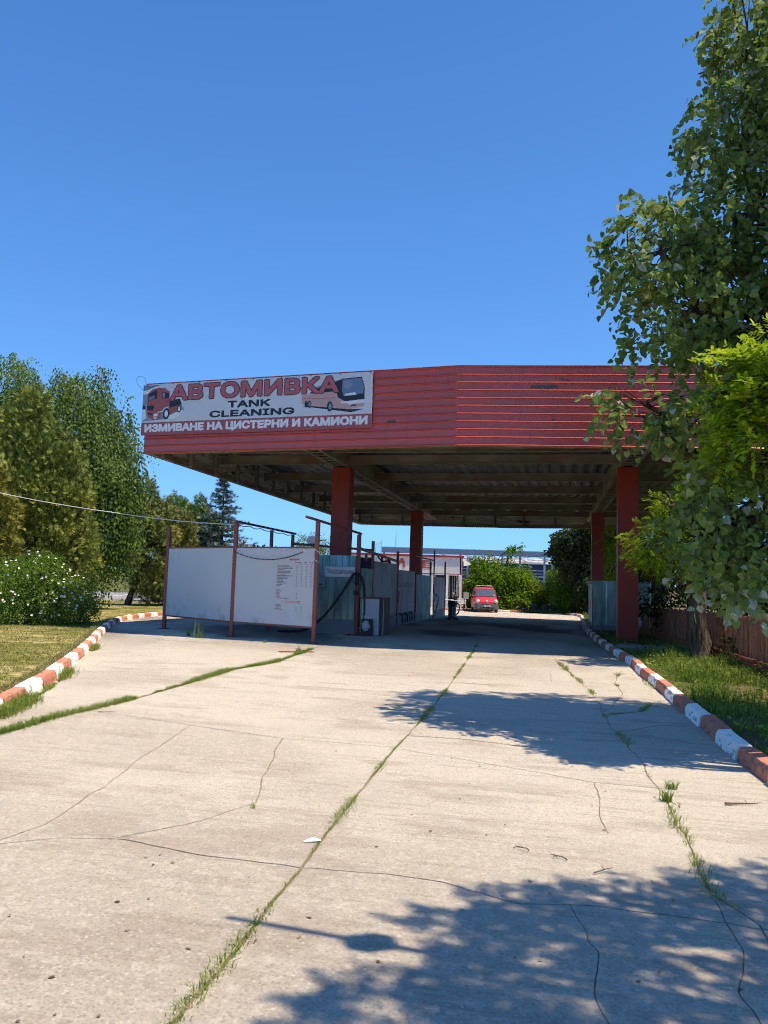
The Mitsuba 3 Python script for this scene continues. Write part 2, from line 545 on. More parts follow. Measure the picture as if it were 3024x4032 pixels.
def blend(cols, n, r, p=None, freq=0.8, seed=0):
    """n leaf colours between the palette's, partly by place."""
    cols = np.asarray(cols, float)
    t = r.random(n)
    if p is not None:
        t = np.clip(0.55 * t + 0.9 * (meshkit.fbm(p * freq, 3, seed) - 0.28), 0, 0.999)
    k = t * (len(cols) - 1)
    i = k.astype(int).clip(0, len(cols) - 2)
    w = (k - i)[:, None]
    return (cols[i] * (1 - w) + cols[i + 1] * w) * (0.85 + 0.3 * r.random((n, 1)))


def crown_points(blobs, n, r, shell=0.45, carve=0.0, freq=1.0, seed=0):
    """Points spread through ellipsoid lumps (x, y, z, rx, ry, rz), denser to the outside, with noise-carved gaps, and outward directions."""
    b = np.asarray(blobs, float)
    w = (b[:, 3] * b[:, 4] * b[:, 5]) ** 0.75
    k = r.choice(len(b), int(n), p=w / w.sum())
    d = nz(r.normal(size=(len(k), 3)))
    rad = (shell ** 3 + (1 - shell ** 3) * r.random(len(k))) ** (1 / 3)
    rad *= 0.8 + 0.45 * meshkit.noise(d * 2.3 + k[:, None] * 7.1, seed + 5)
    p = b[k, :3] + d * rad[:, None] * b[k, 3:]
    if carve:
        keep = meshkit.fbm(p * freq, 3, seed) > carve
        p, d = p[keep], d[keep]
    return p, d


def leafy(parent, blobs, n_twigs, per, size, tmpl, cols, seed, twig_len=0.35, droop=0.5, carve=0.30, freq=1.0, shell=0.45, mat='leaf_thin', jitter=0.5, split=0, name='crown', flat=0.6, piece='leaf', order=None, pale=0.0):
    r = np.random.default_rng(seed)
    p, d = crown_points(blobs, n_twigs, r, shell, carve, freq, seed)
    n = len(p)
    td = nz(d + r.normal(size=(n, 3)) * 0.55 - np.array([0, 0, droop]))
    t = np.linspace(0.1, 1, per)
    P = p[:, None] + td[:, None] * (t[None, :, None] * twig_len) - np.array([0, 0, 1.0]) * (t ** 2)[None, :, None] * twig_len * 0.3 * droop
    side = nz(np.cross(td, r.normal(size=(n, 3))))
    alt = np.where(np.arange(per) % 2 == 0, 1.0, -1.0)
    P = (P + side[:, None] * alt[None, :, None] * size * 0.35).reshape(-1, 3)
    TD = nz((td[:, None] * 0.6 + side[:, None] * alt[None, :, None] * 0.8).reshape(-1, 3) + r.normal(size=(n * per, 3)) * jitter - np.array([0, 0, droop * 0.8]))
    UP = nz(np.array([0, 0, 1.0]) * flat + r.normal(size=(n * per, 3)) * 0.6 + np.repeat(d, per, 0) * 0.35)
    S = size * (0.65 + 0.6 * r.random(n * per))
    C = blend(cols, n * per, r, P, freq * 0.7, seed)
    if pale: C[r.random(n * per) < pale] = np.array([.48, .53, .42])
    if split:
        key = order(P)
        idx = np.argsort(key)
        one, rest = idx[:split], idx[split:]
        for i in one:
            (vv, ff), cc = leaves(P[i:i + 1], TD[i:i + 1], UP[i:i + 1], S[i:i + 1], tmpl, C[i:i + 1])
            part(parent, piece, (vv, ff), mat, smooth=False, color=cc)
        P, TD, UP, S, C = P[rest], TD[rest], UP[rest], S[rest], C[rest]
    me, cc = leaves(P, TD, UP, S, tmpl, C)
    part(parent, name, me, mat, color=cc, kind='stuff')
    return p, td


def limbs(parent, base, top, r0, blobs, mat, seed, n_sub=10, lean=None, name='trunk', sides=10, subr=0.25):
    """A tapered trunk, one limb to each lump and thinner branches inside the lumps."""
    r = np.random.default_rng(seed)
    base, top = np.asarray(base, float), np.asarray(top, float)
    mid = (base + top) / 2 + r.normal(size=3) * [.06, .06, 0] * np.linalg.norm(top - base) * 0.5
    tr = curve([base - [0, 0, .15], base + (mid - base) * 0.15, mid, top], 16)
    rr = r0 * (1 - 0.45 * np.linspace(0, 1, 16))
    rr[:3] *= [1.45, 1.25, 1.08]
    m = tube(tr, rr, 14)
    m.vertices += (meshkit.noise(m.vertices * [7, 7, 2.0], seed)[:, None] - .5) * r0 * .35 * nz(m.vertices - tr[np.argmin(np.linalg.norm(m.vertices[:, None] - tr[None], axis=2), axis=1)])
    part(parent, name, m, mat, smooth=True)
    ms = []
    for b in blobs:
        c = np.array(b[:3])
        q = top + (c - top) * 0.5 + r.normal(size=3) * 0.12 * np.linalg.norm(c - top) + [0, 0, 0.1 * np.linalg.norm(c - top)]
        st = tr[r.integers(10, 16)]
        L = curve([st, q, c], 10)
        ms.append(tube(L, np.linspace(r0 * .42, r0 * .13, 10), 7))
        for _ in range(n_sub):
            d = nz(r.normal(size=3)) * np.array(b[3:]) * 0.85
            s = L[r.integers(4, 10)]
            e = c + d
            ms.append(tube(curve([s, (s + e) / 2 + r.normal(size=3) * .1, e], 6), np.linspace(r0 * .12, r0 * .02, 6), 5))
    if ms: part(parent, 'branches', cat(*ms), mat, smooth=True)


def blades(pts, h, w, r, cols, lean=0.5, seg=2):
    """Grass blades standing on the points: (mesh, colours)."""
    n = len(pts)
    a = r.random(n) * 2 * np.pi
    side = np.stack([np.cos(a), np.sin(a), np.zeros(n)], 1)
    b = r.random(n) * 2 * np.pi
    bend = np.stack([np.cos(b), np.sin(b), np.zeros(n)], 1) * (lean * r.random((n, 1)))
    h = np.broadcast_to(h, (n,)) * (0.5 + r.random(n))
    w = np.broadcast_to(w, (n,)) * (0.7 + 0.6 * r.random(n))
    up = np.array([0, 0, 1.0])
    base = pts - up * 0.01
    mid = base + (up * .6 + bend * .35) * h[:, None]
    tip = base + (up * (1 - .25 * np.linalg.norm(bend, axis=1, keepdims=True)) + bend) * h[:, None]
    V = np.stack([base - side * w[:, None] / 2, base + side * w[:, None] / 2, mid + side * w[:, None] * .38, mid - side * w[:, None] * .38, tip], 1)
    F = np.array([[0, 1, 2], [0, 2, 3], [3, 2, 4]])[None] + (np.arange(n) * 5)[:, None, None]
    return (V.reshape(-1, 3), F.reshape(-1, 3)), np.repeat(blend(cols, n, r, pts, 1.2), 5, axis=0)


# ------------------------------------------------------------------ ground, lawns, pavement, road
def sheet(xs_of_row, ys, zf):
    """A grid sheet: for each y a row of x values."""
    X = np.array(xs_of_row)
    Y = np.repeat(np.asarray(ys, float)[:, None], X.shape[1], 1)
    Zv = zf(X, Y)
    v = np.stack([X, Y, Zv], -1).reshape(-1, 3)
    n, m = X.shape
    i, j = np.meshgrid(np.arange(n - 1), np.arange(m - 1), indexing='ij')
    q = np.stack([i * m + j, i * m + j + 1, (i + 1) * m + j + 1, (i + 1) * m + j], -1).reshape(-1, 4)
    return v, q


gy = np.array([-400, -60, -20, 0, 15, 27, 35, 45, 55, 65, 75, 80, 100, 150, 300, 800, 2500.0])
gx = np.array([-2500, -600, -150, -60, -20, 0, 20, 60, 150, 600, 2500.0])
solo('ground', sheet([gx] * len(gy), gy, lambda x, y: zg(y) - 0.07), 'soil', 'bare brown soil showing in the joints and round the trees', kind='structure')

KERB_L = np.array([(-3.55, -9), (-3.75, 0), (-4.15, 6), (-4.59, 9.55), (-4.88, 11.15), (-5.23, 12.72), (-5.76, 14.68), (-6.22, 16.47), (-6.92, 18.88), (-7.59, 21.14), (-8.34, 23.76), (-9.05, 26.4), (-9.55, 28.6), (-9.85, 31.1), (-9.98, 33.4), (-9.95, 36.5), (-9.9, 40), (-10.1, 46), (-11, 52), (-12.5, 56)])
KERB_R = np.array([(2.85, -9), (3.05, 0), (3.35, 5), (3.61, 7.27), (3.80, 8.47), (4.06, 9.6), (4.26, 10.6), (4.62, 12.4), (4.93, 13.8), (5.34, 16.0), (5.69, 17.5), (6.02, 19.3), (6.3, 21.2), (7.1, 25.6), (7.95, 29.8), (8.85, 33.9), (10.2, 39.4), (12.1, 46.8), (13.9, 54), (14.6, 58), (14.3, 61)])
FAR = [(13.6, 62.6), (11.5, 62.9), (8.5, 63.4), (5.5, 63.4), (-4, 63.4), (-12.5, 63.4)]


def at_y(line, y):
    return np.interp(y, line[:, 1], line[:, 0])


PAVE = Polygon([tuple(q) for q in KERB_L] + [tuple(q) for q in FAR[::-1]] + [tuple(q) for q in KERB_R[::-1]]).buffer(0)


def wobble(pts, step=0.12, amp=0.03, seed=1, freq=2.0):
    p = np.asarray(pts, float)
    ls = LineString(p)
    n = max(3, int(ls.length / step))
    q = np.array([ls.interpolate(t, normalized=True).coords[0] for t in np.linspace(0, 1, n)])
    o = np.stack([meshkit.fbm(np.column_stack([q * freq, np.full(n, seed * 3.3)]), 3, seed), meshkit.fbm(np.column_stack([q * freq, np.full(n, seed * 9.1)]), 3, seed + 9)], 1) - .5
    return q + o * 2 * amp


def rough(pts, w, amp, seed, freq=2.0):
    """A jagged gap of uneven width along the line."""
    c = wobble(pts, .035, amp, seed, freq)
    n = len(c)
    k = np.column_stack([c, np.full(n, seed * 1.7)])
    c = c + (np.stack([meshkit.fbm(k * [9, 9, 1], 3, seed + 20), meshkit.fbm(k * [9, 9, 1], 3, seed + 21)], 1) - .5) * min(.05, .016 + w)
    t = np.gradient(c, axis=0)
    t /= np.linalg.norm(t, axis=1, keepdims=True) + 1e-9
    nn = np.stack([-t[:, 1], t[:, 0]], 1)
    wl_ = w * (.25 + 1.5 * meshkit.fbm(k * [5, 5, 1], 3, seed + 30) ** 1.5)
    wr_ = w * (.25 + 1.5 * meshkit.fbm(k * [5, 5, 1], 3, seed + 40) ** 1.5)
    return Polygon(np.vstack([c + nn * wl_[:, None], (c - nn * wr_[:, None])[::-1]])).buffer(0.0004)


J1 = [(-5.6, 2), (-4.6, 6.5), (-4.04, 8.43), (-3.87, 9.45), (-3.53, 10.57), (-3.12, 12.64), (-2.79, 14.76), (-2.2, 16.18), (-1.9, 18.2), (-1.1, 24)]
J2 = [(-2.2, -9), (-0.95, 2.2), (-0.75, 3.26), (-0.67, 3.59), (-0.58, 4.14), (-0.43, 4.88), (-0.36, 5.32), (-0.18, 6.33), (0.18, 8.24), (0.64, 10.43), (1.07, 12.67), (2.2, 18.99), (3.05, 24)]
J3 = [(0.6, -9), (1.35, 1.5), (2.05, 4.24), (1.99, 4.66), (2.17, 5.46), (2.45, 6.75), (2.71, 8.06), (2.98, 10.0), (3.66, 13.52), (3.82, 15.37), (4.4, 20), (5.2, 24)]
J3B = [(3.2, 11.2), (3.44, 11.52), (4.1, 13.2), (4.43, 14.62), (4.9, 16)]
J3C = [(3.2, 10.9), (3.79, 11.3), (4.2, 12.0)]
CA = [(-3.75, 10.0), (-3.13, 9.74), (-2.26, 9.27), (-1.09, 8.67), (0.15, 8.37), (0.87, 7.91), (1.96, 7.15), (2.5, 7.0)]
CB = [(-4.2, 5.1), (-2.41, 5.13), (-2.1, 5.25), (-1.71, 5.27), (-1.1, 5.04), (-0.44, 4.86), (0.07, 4.79), (0.42, 4.71), (0.83, 4.42), (1.27, 4.42), (1.96, 4.25), (3.4, 3.8)]
CC = [(-2.2, 9.2), (-2.25, 7.49), (-2.23, 6.8), (-2.28, 5.53), (-2.44, 5.15)]
CD = [(-1.05, 8.65), (-0.99, 7.29), (-0.94, 6.18), (-1.34, 5.62), (-1.71, 5.29)]
CE = [(1.96, 7.15), (1.76, 6.16), (1.67, 5.71)]
CF = [(1.1, 4.42), (1.11, 3.92), (0.97, 3.49), (0.9, 2.2)]
CG = [(1.95, 4.6), (1.85, 3.97), (1.62, 3.53), (1.5, 2.2)]
CH = [(0.35, 9.0), (1.0, 8.9), (1.7, 8.6)]
CI = [(3.0, 9.7), (3.7, 10.2), (4.0, 10.2)]
CJ = [(-6.9, 18.6), (-2.3, 17.2), (1.9, 16.9), (5.7, 16.7)]
CUTS = [(J1, .03, .02), (J2, .011, .012), (J3, .0055, .05), (J3B, .008, .05), (J3C, .008, .05), (CA, .0055, .05), (CB, .006, .05), (CC, .006, .06), (CD, .006, .06), (CF, .0026, .05), (CG, .0034, .05), (CJ, .004, .03)]
lines = [rough(l, w * 1.25, a, i + 1) for i, (l, w, a) in enumerate(CUTS)]
near = PAVE.intersection(sbox(-30, -9, 30, 26.5)).difference(unary_union(lines))
pave = thing('pavement', 'worn beige concrete driveway of cracked slabs', kind='structure')
for g in sorted([g for g in getattr(near, 'geoms', [near]) if g.area > 0.01], key=lambda g: -g.area):
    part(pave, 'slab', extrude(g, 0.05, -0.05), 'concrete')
for y0, y1 in zip(np.arange(26.5, 63, 3.7), np.arange(30.2, 67, 3.7)):
    strip = PAVE.intersection(sbox(-40, y0 + .012, 40, min(y1, 63.4)))
    for g in getattr(strip, 'geoms', [strip]):
        if g.area < .05: continue
        for gg in getattr(g.difference(LineString([(1.05 + .216 * (y0 - 25.6) * 1.35, y0 - 1), (1.05 + .216 * (y1 - 25.6) * 1.35, y1 + 1)]).buffer(.008)), 'geoms', [g]):
            me = extrude(gg, 0.05, -0.05)
            me.vertices[:, 2] += zg(me.vertices[:, 1])
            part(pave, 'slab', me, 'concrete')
part(pave, 'joint_soil', extrude(PAVE.intersection(sbox(-30, -9, 30, 26.5)), 0.02, -0.0245), 'joint_dirt')
# hairline cracks that do not cut a slab through: grooves filled with dirt, lying in the slab face
hair = [rough(l, .0045, .05, 30 + i) for i, l in enumerate([CE, CH, CI, [(1.3, 14.0), (2.0, 13.7)], [(-6, 21), (-4.6, 20.6), (-3.3, 20.9)], [(3.2, 14.4), (3.6, 16.5)]])]
part(pave, 'hairline_cracks', extrude(unary_union(hair), 0.003, 0.0005), 'joint_dirt', kind='stuff')

ys = np.concatenate([np.arange(-9, 30, 0.5), np.arange(30, 58, 1.5)])
tcol = np.linspace(0, 1, 60) ** 1.6
rows = [at_y(KERB_L, y) - 0.17 - tcol * 75 for y in ys]
LAWN_L = lambda x, y: zg(y) + 0.085 + 0.07 * (meshkit.fbm(np.stack([x * .5, y * .5, x * 0], -1), 3, 4) - .4) * np.clip((at_y(KERB_L, y) - x) / 1.5, 0.15, 1)
lawn_l = solo('lawn', sheet(rows, ys, LAWN_L), 'lawn_mown', 'mown yellowish lawn left of the driveway', kind='structure', smooth=True)
ys2 = np.concatenate([np.arange(-9, 30, 0.5), np.arange(30, 62, 1.5)])
rows2 = [at_y(KERB_R, y) + 0.17 + tcol * 60 for y in ys2]
LAWN_R = lambda x, y: zg(y) + 0.09 + 0.10 * (meshkit.fbm(np.stack([x * .8, y * .8, x * 0], -1), 3, 14) - .4) * np.clip((x - at_y(KERB_R, y)) / 1.2, 0.1, 1)
solo('lawn', sheet(rows2, ys2, LAWN_R), 'lawn_rough', 'rough shady grass verge right of the driveway', kind='structure', smooth=True)

# road beyond the left lawn
ROADP = Polygon([(-90, 58.6), (-12, 57.4), (-12.8, 90), (-90, 96)])
me = extrude(ROADP, 0.05, -0.05)
me = trimesh.Trimesh(*trimesh.remesh.subdivide_to_size(me.vertices, me.faces, 8.0), process=False)
me.vertices[:, 2] += zg(me.vertices[:, 1]) + 0.02
road = solo('road', me, 'asphalt', 'grey asphalt road beyond the left lawn', kind='structure')
dash = extrude(Polygon([(-27.42, 79.0), (-27.3, 79.0), (-28.1, 86), (-28.24, 86)]), 0.004, 0)
dash.vertices[:, 2] += zg(dash.vertices[:, 1]) + 0.022
part(road, 'lane_dash', dash, 'road_paint')
kb = extrude(Polygon([(-90, 96.3), (-12.8, 90.3), (-12.8, 90.6), (-90, 96.6)]), 0.12, float(zg(90)) - .0)
part(road, 'far_kerb', kb, 'kerb_white')
bank = sheet([np.linspace(-110, -8, 40)] * 12, np.linspace(91, 112, 12), lambda x, y: zg(y) + 0.05 + np.clip((y - 97) / 12, 0, 1) * 1.6 + 0.3 * meshkit.fbm(np.stack([x * .3, y * .3, x * 0], -1), 3, 3))
bank[0][:, 1] -= (bank[0][:, 0] + 12.8) * 0.0777
solo('grass_bank', bank, 'lawn_rough', 'green grass bank beyond the road', kind='structure', smooth=True)

# ------------------------------------------------------------------ painted kerbs
def kerb_block(seed):
    r = np.random.default_rng(seed)
    prof = np.array([(-.10, -.06), (.09, -.06), (.078, .10), (.05, .155), (-.075, .165), (-.10, .14)])
    L = 0.97
    st = np.array([-L / 2, -L / 2 + .025, -L / 4, 0, L / 4, L / 2 - .025, L / 2])
    sc = np.array([.93, 1, 1, 1, 1, 1, .93])
    v = []
    for y, s in zip(st, sc):
        q = prof.copy()
        q[2:] *= s
        v += [(a + (r.random() - .5) * .010, y, b + (r.random() - .5) * .012) for a, b in q]
    m = len(prof)
    f = []
    for i in range(len(st) - 1):
        for j in range(m):
            k = (j + 1) % m
            f += [[i * m + j, i * m + k, (i + 1) * m + k], [i * m + j, (i + 1) * m + k, (i + 1) * m + j]]
    for j in range(1, m - 1):
        f += [[0, j + 1, j], [(len(st) - 1) * m, (len(st) - 1) * m + j, (len(st) - 1) * m + j + 1]]
    me = trimesh.Trimesh(np.array(v), np.array(f), process=False)
    me.fix_normals()
    return mikit.ply(me, smooth=35)


BLOCKS = [kerb_block(s) for s in range(5)]


def kerb(line, side, label, phase=0, s0=0.0):
    """Blocks along the line; side = +1 when the driveway lies to the right of the walking direction."""
    key = thing('kerb', label, kind='structure')
    ls = LineString(line)
    r = np.random.default_rng(int(ls.length * 10))
    s, i = s0, phase
    while s + 1.0 < ls.length:
        a, b = np.array(ls.interpolate(s).coords[0]), np.array(ls.interpolate(s + .985).coords[0])
        d = (b - a) / np.linalg.norm(b - a)
        nrm = np.array([d[1], -d[0]]) * side
        c = (a + b) / 2 - nrm * (.085 + (r.random() - .5) * .02)
        yaw = math.atan2(-d[0], d[1]) + (0 if side > 0 else math.pi) + (r.random() - .5) * .025
        X = mat4((c[0], c[1], float(zg(c[1])) + (r.random() - .5) * .018), yaw)
        X[:3, 1] *= np.linalg.norm(b - a) / .985
        part(key, 'block', BLOCKS[i % 5], 'kerb_white' if i % 2 else 'kerb_red', xf=X)
        s += .985
        i += 1


kerb(KERB_L, 1, 'red and white painted kerb along the left lawn', 1, 0.1)
kerb(KERB_R, -1, 'red and white painted kerb along the right verge', 0, 0.55)
kerb(np.array(FAR[1:5]), -1, 'red and white kerb in front of the kiosk', 0)

# ------------------------------------------------------------------ canopy
PSI, OX, OY = 0.2128, -1.4143, 25.9112
CW, SX, SY, H0, OA, OO, OK, HB, HT = 0.637, 9.742, 15.885, 5.741, 4.690, 5.597, 1.034, 5.356, 7.428
CX0, CY0 = -1.4921, 27.3363
EX = np.array([math.cos(PSI), -math.sin(PSI), 0])
EY = np.array([math.sin(PSI), math.cos(PSI), 0])
GRID = mat4((OX, OY, 0), R=np.stack([EX, EY, [0, 0, 1.0]], 1))


def G(u, v, z=0.0):
    return np.array([OX, OY, 0]) + u * EX + v * EY + np.array([0, 0, z])


def grid(m):
    return moved(m, GRID)


GRIDC = mat4((CX0, CY0, 0), R=np.stack([EX, EY, [0, 0, 1.0]], 1))
HB0, BK = 5.168, 1.055      # the banner is drawn in its own units: base height and scale


def GC(u, v, z=0.0):
    return np.array([CX0, CY0, 0]) + u * EX + v * EY + np.array([0, 0, z])


def gridc(m):
    return moved(m, GRIDC)


canopy = thing('canopy', 'big filling station style canopy with ribbed red fascia on four columns', 'canopy')
for u, v in ((0, 0), (SX, 0), (0, SY), (SX, SY)):
    gz = float(zg(GC(u, v)[1]))
    part(canopy, 'column', gridc(bbox(u - CW / 2, u + CW / 2, v - CW / 2, v + CW / 2, gz - .1, H0, .012)), 'column_red')
PLAN = [(-OA, -OO), (SX / 2, -OO - OK), (SX + OA, -OO), (SX + OA, SY + OO), (SX / 2, SY + OO + OK), (-OA, SY + OO)]
NB, PITCHR = 10, (HT - HB) / 10


def ribbed(L, seed, inward=False):
    """Sheet of length L (x) with horizontal ribs (z from 0 to HT-HB); y = outward."""
    r = np.random.default_rng(seed)
    prof = [(0.0, -0.012), (0.016, 0.0)]
    for k in range(NB):
        z0 = k * PITCHR
        prof += [(0.042, z0 + .002), (0.048, z0 + .008), (0.044, z0 + .016), (0.010, z0 + .044), (0.003, z0 + PITCHR * .6), (0.0, z0 + PITCHR - .010)]
    prof += [(0.05, HT - HB + .004), (0.054, HT - HB + .02), (0.0, HT - HB + .03)]
    prof = np.array(prof)
    nx = max(2, int(L / .45))
    xs = np.linspace(0, L, nx)
    wav = (meshkit.fbm(np.stack(list(np.meshgrid(xs * .9 + seed * 5, prof[:, 1] * 2.2, indexing='ij')) + [np.zeros((nx, len(prof)))], -1), 3, seed) - .5) * .012
    v = np.stack([np.repeat(xs[:, None], len(prof), 1), prof[None, :, 0] + wav, np.repeat(prof[None, :, 1], nx, 0) + wav * .25], -1)
    m = len(prof)
    i, j = np.meshgrid(np.arange(nx - 1), np.arange(m - 1), indexing='ij')
    q = np.stack([i * m + j, (i + 1) * m + j, (i + 1) * m + j + 1, i * m + j + 1], -1).reshape(-1, 4)
    return trimesh.Trimesh(v.reshape(-1, 3), np.vstack([q[:, [0, 1, 2]], q[:, [0, 2, 3]]]), process=False)


def plate(L, z0, z1, y):
    return trimesh.Trimesh([(0, y, z0), (L, y, z0), (L, y, z1), (0, y, z1)], [(0, 2, 1), (0, 3, 2)], process=False)


SHEETS = {0: (2.74, 2.32, 2.32, 2.32), 1: (1.67, 2.70, 2.64, 2.74)}
for e in range(6):
    A, B = np.array(PLAN[e]), np.array(PLAN[(e + 1) % 6])
    L = np.linalg.norm(B - A)
    d = (B - A) / L
    R = np.stack([[d[0], d[1], 0], [d[1], -d[0], 0], [0, 0, 1.0]], 1)
    F = GRIDC @ mat4((A[0], A[1], HB), R=R)
    s, k = 0.0, 0
    lens = list(SHEETS.get(e, ())) or [3.05] * int(L // 3.05)
    while s < L - .05:
        ln = lens[k] if k < len(lens) else L - s
        ln = min(ln, L - s)
        if L - s - ln < .3: ln = L - s
        X = F @ mat4((s - (.02 if k else 0), 0.003 * (k % 2), 0))
        part(canopy, 'fascia_sheet', moved(ribbed(ln + (.03 if k else 0), e * 10 + k), X), 'fascia_red', smooth=28)
        s += ln
        k += 1
    part(canopy, 'fascia_lining', moved(cat(*[plate(L, z, z + PITCHR - .03, -.012 - .02 * (q % 2)) for q, z in enumerate(np.arange(0, HT - HB - .1, PITCHR))], *[moved(bbox(0, L, -.034, -.032, z - .04, z + .012), mat4()) for z in np.arange(PITCHR, HT - HB - .1, PITCHR)]), F), 'fascia_lining')
    part(canopy, 'edge_beam', moved(cat(bbox(0.02, L - .02, -.13, -.05, -.012, .055), bbox(0.02, L - .02, -.16, -.13, .0, .16)), F), 'beam_steel')
    for q in np.arange(1.0, L - .4, 1.95):
        part(canopy, 'fascia_post', moved(cat(bbox(q - .06, q + .06, -.26, -.17, .0, HT - HB - .15), bbox(q - .06, q - .05, -.30, -.26, 0, HT - HB - .15), bbox(q + .05, q + .06, -.30, -.26, 0, HT - HB - .15)), F), 'beam_steel')
    if e in (0, 3): part(canopy, 'corner_flashing', moved(tube([(L, -.01, -.01), (L, -.01, HT - HB + .03)], .022, 8), F), 'fascia_red')
    part(canopy, 'coping', moved(bbox(0, L, -.12, .045, HT - HB + .032, HT - HB + .048), F), 'fascia_red')


def girder(u):
    g = []
    v0, v1 = -OO - .1, SY + OO + .1
    for s in (-.29, .29):
        g += [bbox(u + s - .008, u + s + .008, v0, v1, H0 + .01, H0 + .66), bbox(u + min(s, s * .62), u + max(s, s * .62), v0, v1, H0 + .0, H0 + .014), bbox(u + min(s, s * .62), u + max(s, s * .62), v0, v1, H0 + .655, H0 + .67)]
        for v in np.arange(v0 + .5, v1, 1.1):
            o = s + .03 * np.sign(s)
            g.append(bbox(u + min(s, o) + .009 * (s > 0), u + max(s, o) - .009 * (s < 0), v - .008, v + .008, H0 + .02, H0 + .64))
    key = part(canopy, 'girder', gridc(cat(*g)), 'beam_steel')
    for v in np.arange(v0 + .2, v1, .52):
        if min(abs(v), abs(v - SY)) > .5:
            part(key, 'batten', gridc(bbox(u - .27, u + .27, v - .09, v + .09, H0 - .012, H0 - .001)), 'beam_steel')


girder(0.0)
girder(SX)
for v in (-5.0, -2.75, -.37, 3.95, 8.0, 12.0, 15.55, 19.4):
    hl = SX + 2 * OA - .3
    g = [bbox(-OA + .15, SX + OA - .15, v - .004, v + .004, H0 + .09, H0 + .40), bbox(-OA + .15, SX + OA - .15, v - .07, v + .0, H0 + .086, H0 + .10), bbox(-OA + .15, SX + OA - .15, v - .07, v + .0, H0 + .39, H0 + .404), bbox(-OA + .15, SX + OA - .15, v - .07, v - .062, H0 + .10, H0 + .12)]
    part(canopy, 'purlin', gridc(cat(*g)), 'beam_steel')
for k in range(9):
    part(canopy, 'lamp_clip', gridc(bbox(1.27 + k * .907, 1.5 + k * .907, 15.42, 15.47, H0 + .04, H0 + .085)), 'white_paint')
# corrugated deck, its ribs running along the canopy
uu = np.linspace(-OA + .035, SX + OA - .035, 164)
zz = np.where((np.arange(len(uu)) // 2) % 2 == 0, 0.0, 0.055)
vv = np.array([-OO - .0, SY / 2, SY + OO + .0])
v = np.stack([np.repeat(uu[:, None], 3, 1), np.repeat(vv[None], len(uu), 0), np.repeat(zz[:, None] + H0 + .72, 3, 1)], -1).reshape(-1, 3)
i, j = np.meshgrid(np.arange(len(uu) - 1), np.arange(2), indexing='ij')
q = np.stack([i * 3 + j, (i + 1) * 3 + j, (i + 1) * 3 + j + 1, i * 3 + j + 1], -1).reshape(-1, 4)
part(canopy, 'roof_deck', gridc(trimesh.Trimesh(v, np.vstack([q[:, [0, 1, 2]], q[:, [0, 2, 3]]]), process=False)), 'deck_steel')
# kinked ends of the deck (the front and back of the plan are blunt points)
for v0, sgn in ((-OO, -1), (SY + OO, 1)):
    part(canopy, 'deck_flashing', gridc(extrude(Polygon([(-OA + .04, v0 - sgn * .1), (-OA + .04, v0 + sgn * .0), (SX / 2, v0 + sgn * (OK - .04)), (SX + OA - .04, v0), (SX + OA - .04, v0 - sgn * .1)]), .02, H0 + .69)), 'deck_steel')


def fascia_frame(e):
    A, B = np.array(PLAN[e]), np.array(PLAN[(e + 1) % 6])
    L = np.linalg.norm(B - A)
    d = (B - A) / L
    a3 = GC(A[0], A[1], HB)
    ex = d[0] * EX + d[1] * EY
    return a3, ex


a3, ex = fascia_frame(1)
jag = lambda x0, x1, z0, z1, s: Polygon(np.vstack([np.column_stack([np.linspace(x0, x1, 9), z1 + .012 * np.random.default_rng(s).normal(size=9)]), np.column_stack([np.linspace(x1, x0, 9), z0 + .02 * np.random.default_rng(s + 1).normal(size=9)])])).buffer(0)
for s, (x0, x1, z0, z1) in enumerate([(1.76, 2.42, 6.60, 6.675), (2.45, 2.56, 6.815, 6.85), (2.6, 2.68, 6.80, 6.83), (2.27, 2.37, 5.815, 5.845), (3.62, 3.78, 6.625, 6.64)]):
    m = on_plane(extrude(jag(x0 * BK, x1 * BK, (z0 - HB0) * BK, (z1 - HB0) * BK, s), .003), a3 + np.cross(ex, [0, 0, 1.0]) * .022, ex)
    part(canopy, 'peeled_patch', m, 'deck_steel')
a3, ex = fascia_frame(0)
m = on_plane(extrude(jag(7.66, 7.88, .667, .72, 40), .003), a3 + np.cross(ex, [0, 0, 1.0]) * .022, ex)
part(canopy, 'peeled_patch', m, 'deck_steel')

# ------------------------------------------------------------------ banner on the left fascia
banner = thing('banner', 'vinyl banner with red Cyrillic car wash lettering, truck and coach pictures on the fascia', 'banner')
BO = a3 + np.cross(ex, [0, 0, 1.0]) * .075
bw = np.linspace(-.09, 6.86, 60)


def sheet_z(x0, x1, z0, z1, depth=0.0):
    """Flat shape list on the banner's plane."""
    return sbox(x0, z0 - HB0, x1, z1 - HB0)


def print_on(parent, name, shape, layer, mat, **k):
    return part(parent, name, on_plane(extrude(affinity.scale(shape, BK, BK, origin=(0, 0)), .0012), BO + np.cross(ex, [0, 0, 1.0]) * (.006 + .0016 * layer), ex), mat, **k)


def letters(parent, shape, layer, mat, name='letter'):
    for g in getattr(shape, 'geoms', [shape]):
        print_on(parent, name, g, layer, mat)


def zsh(shape):
    return affinity.translate(shape, 0, -HB0)


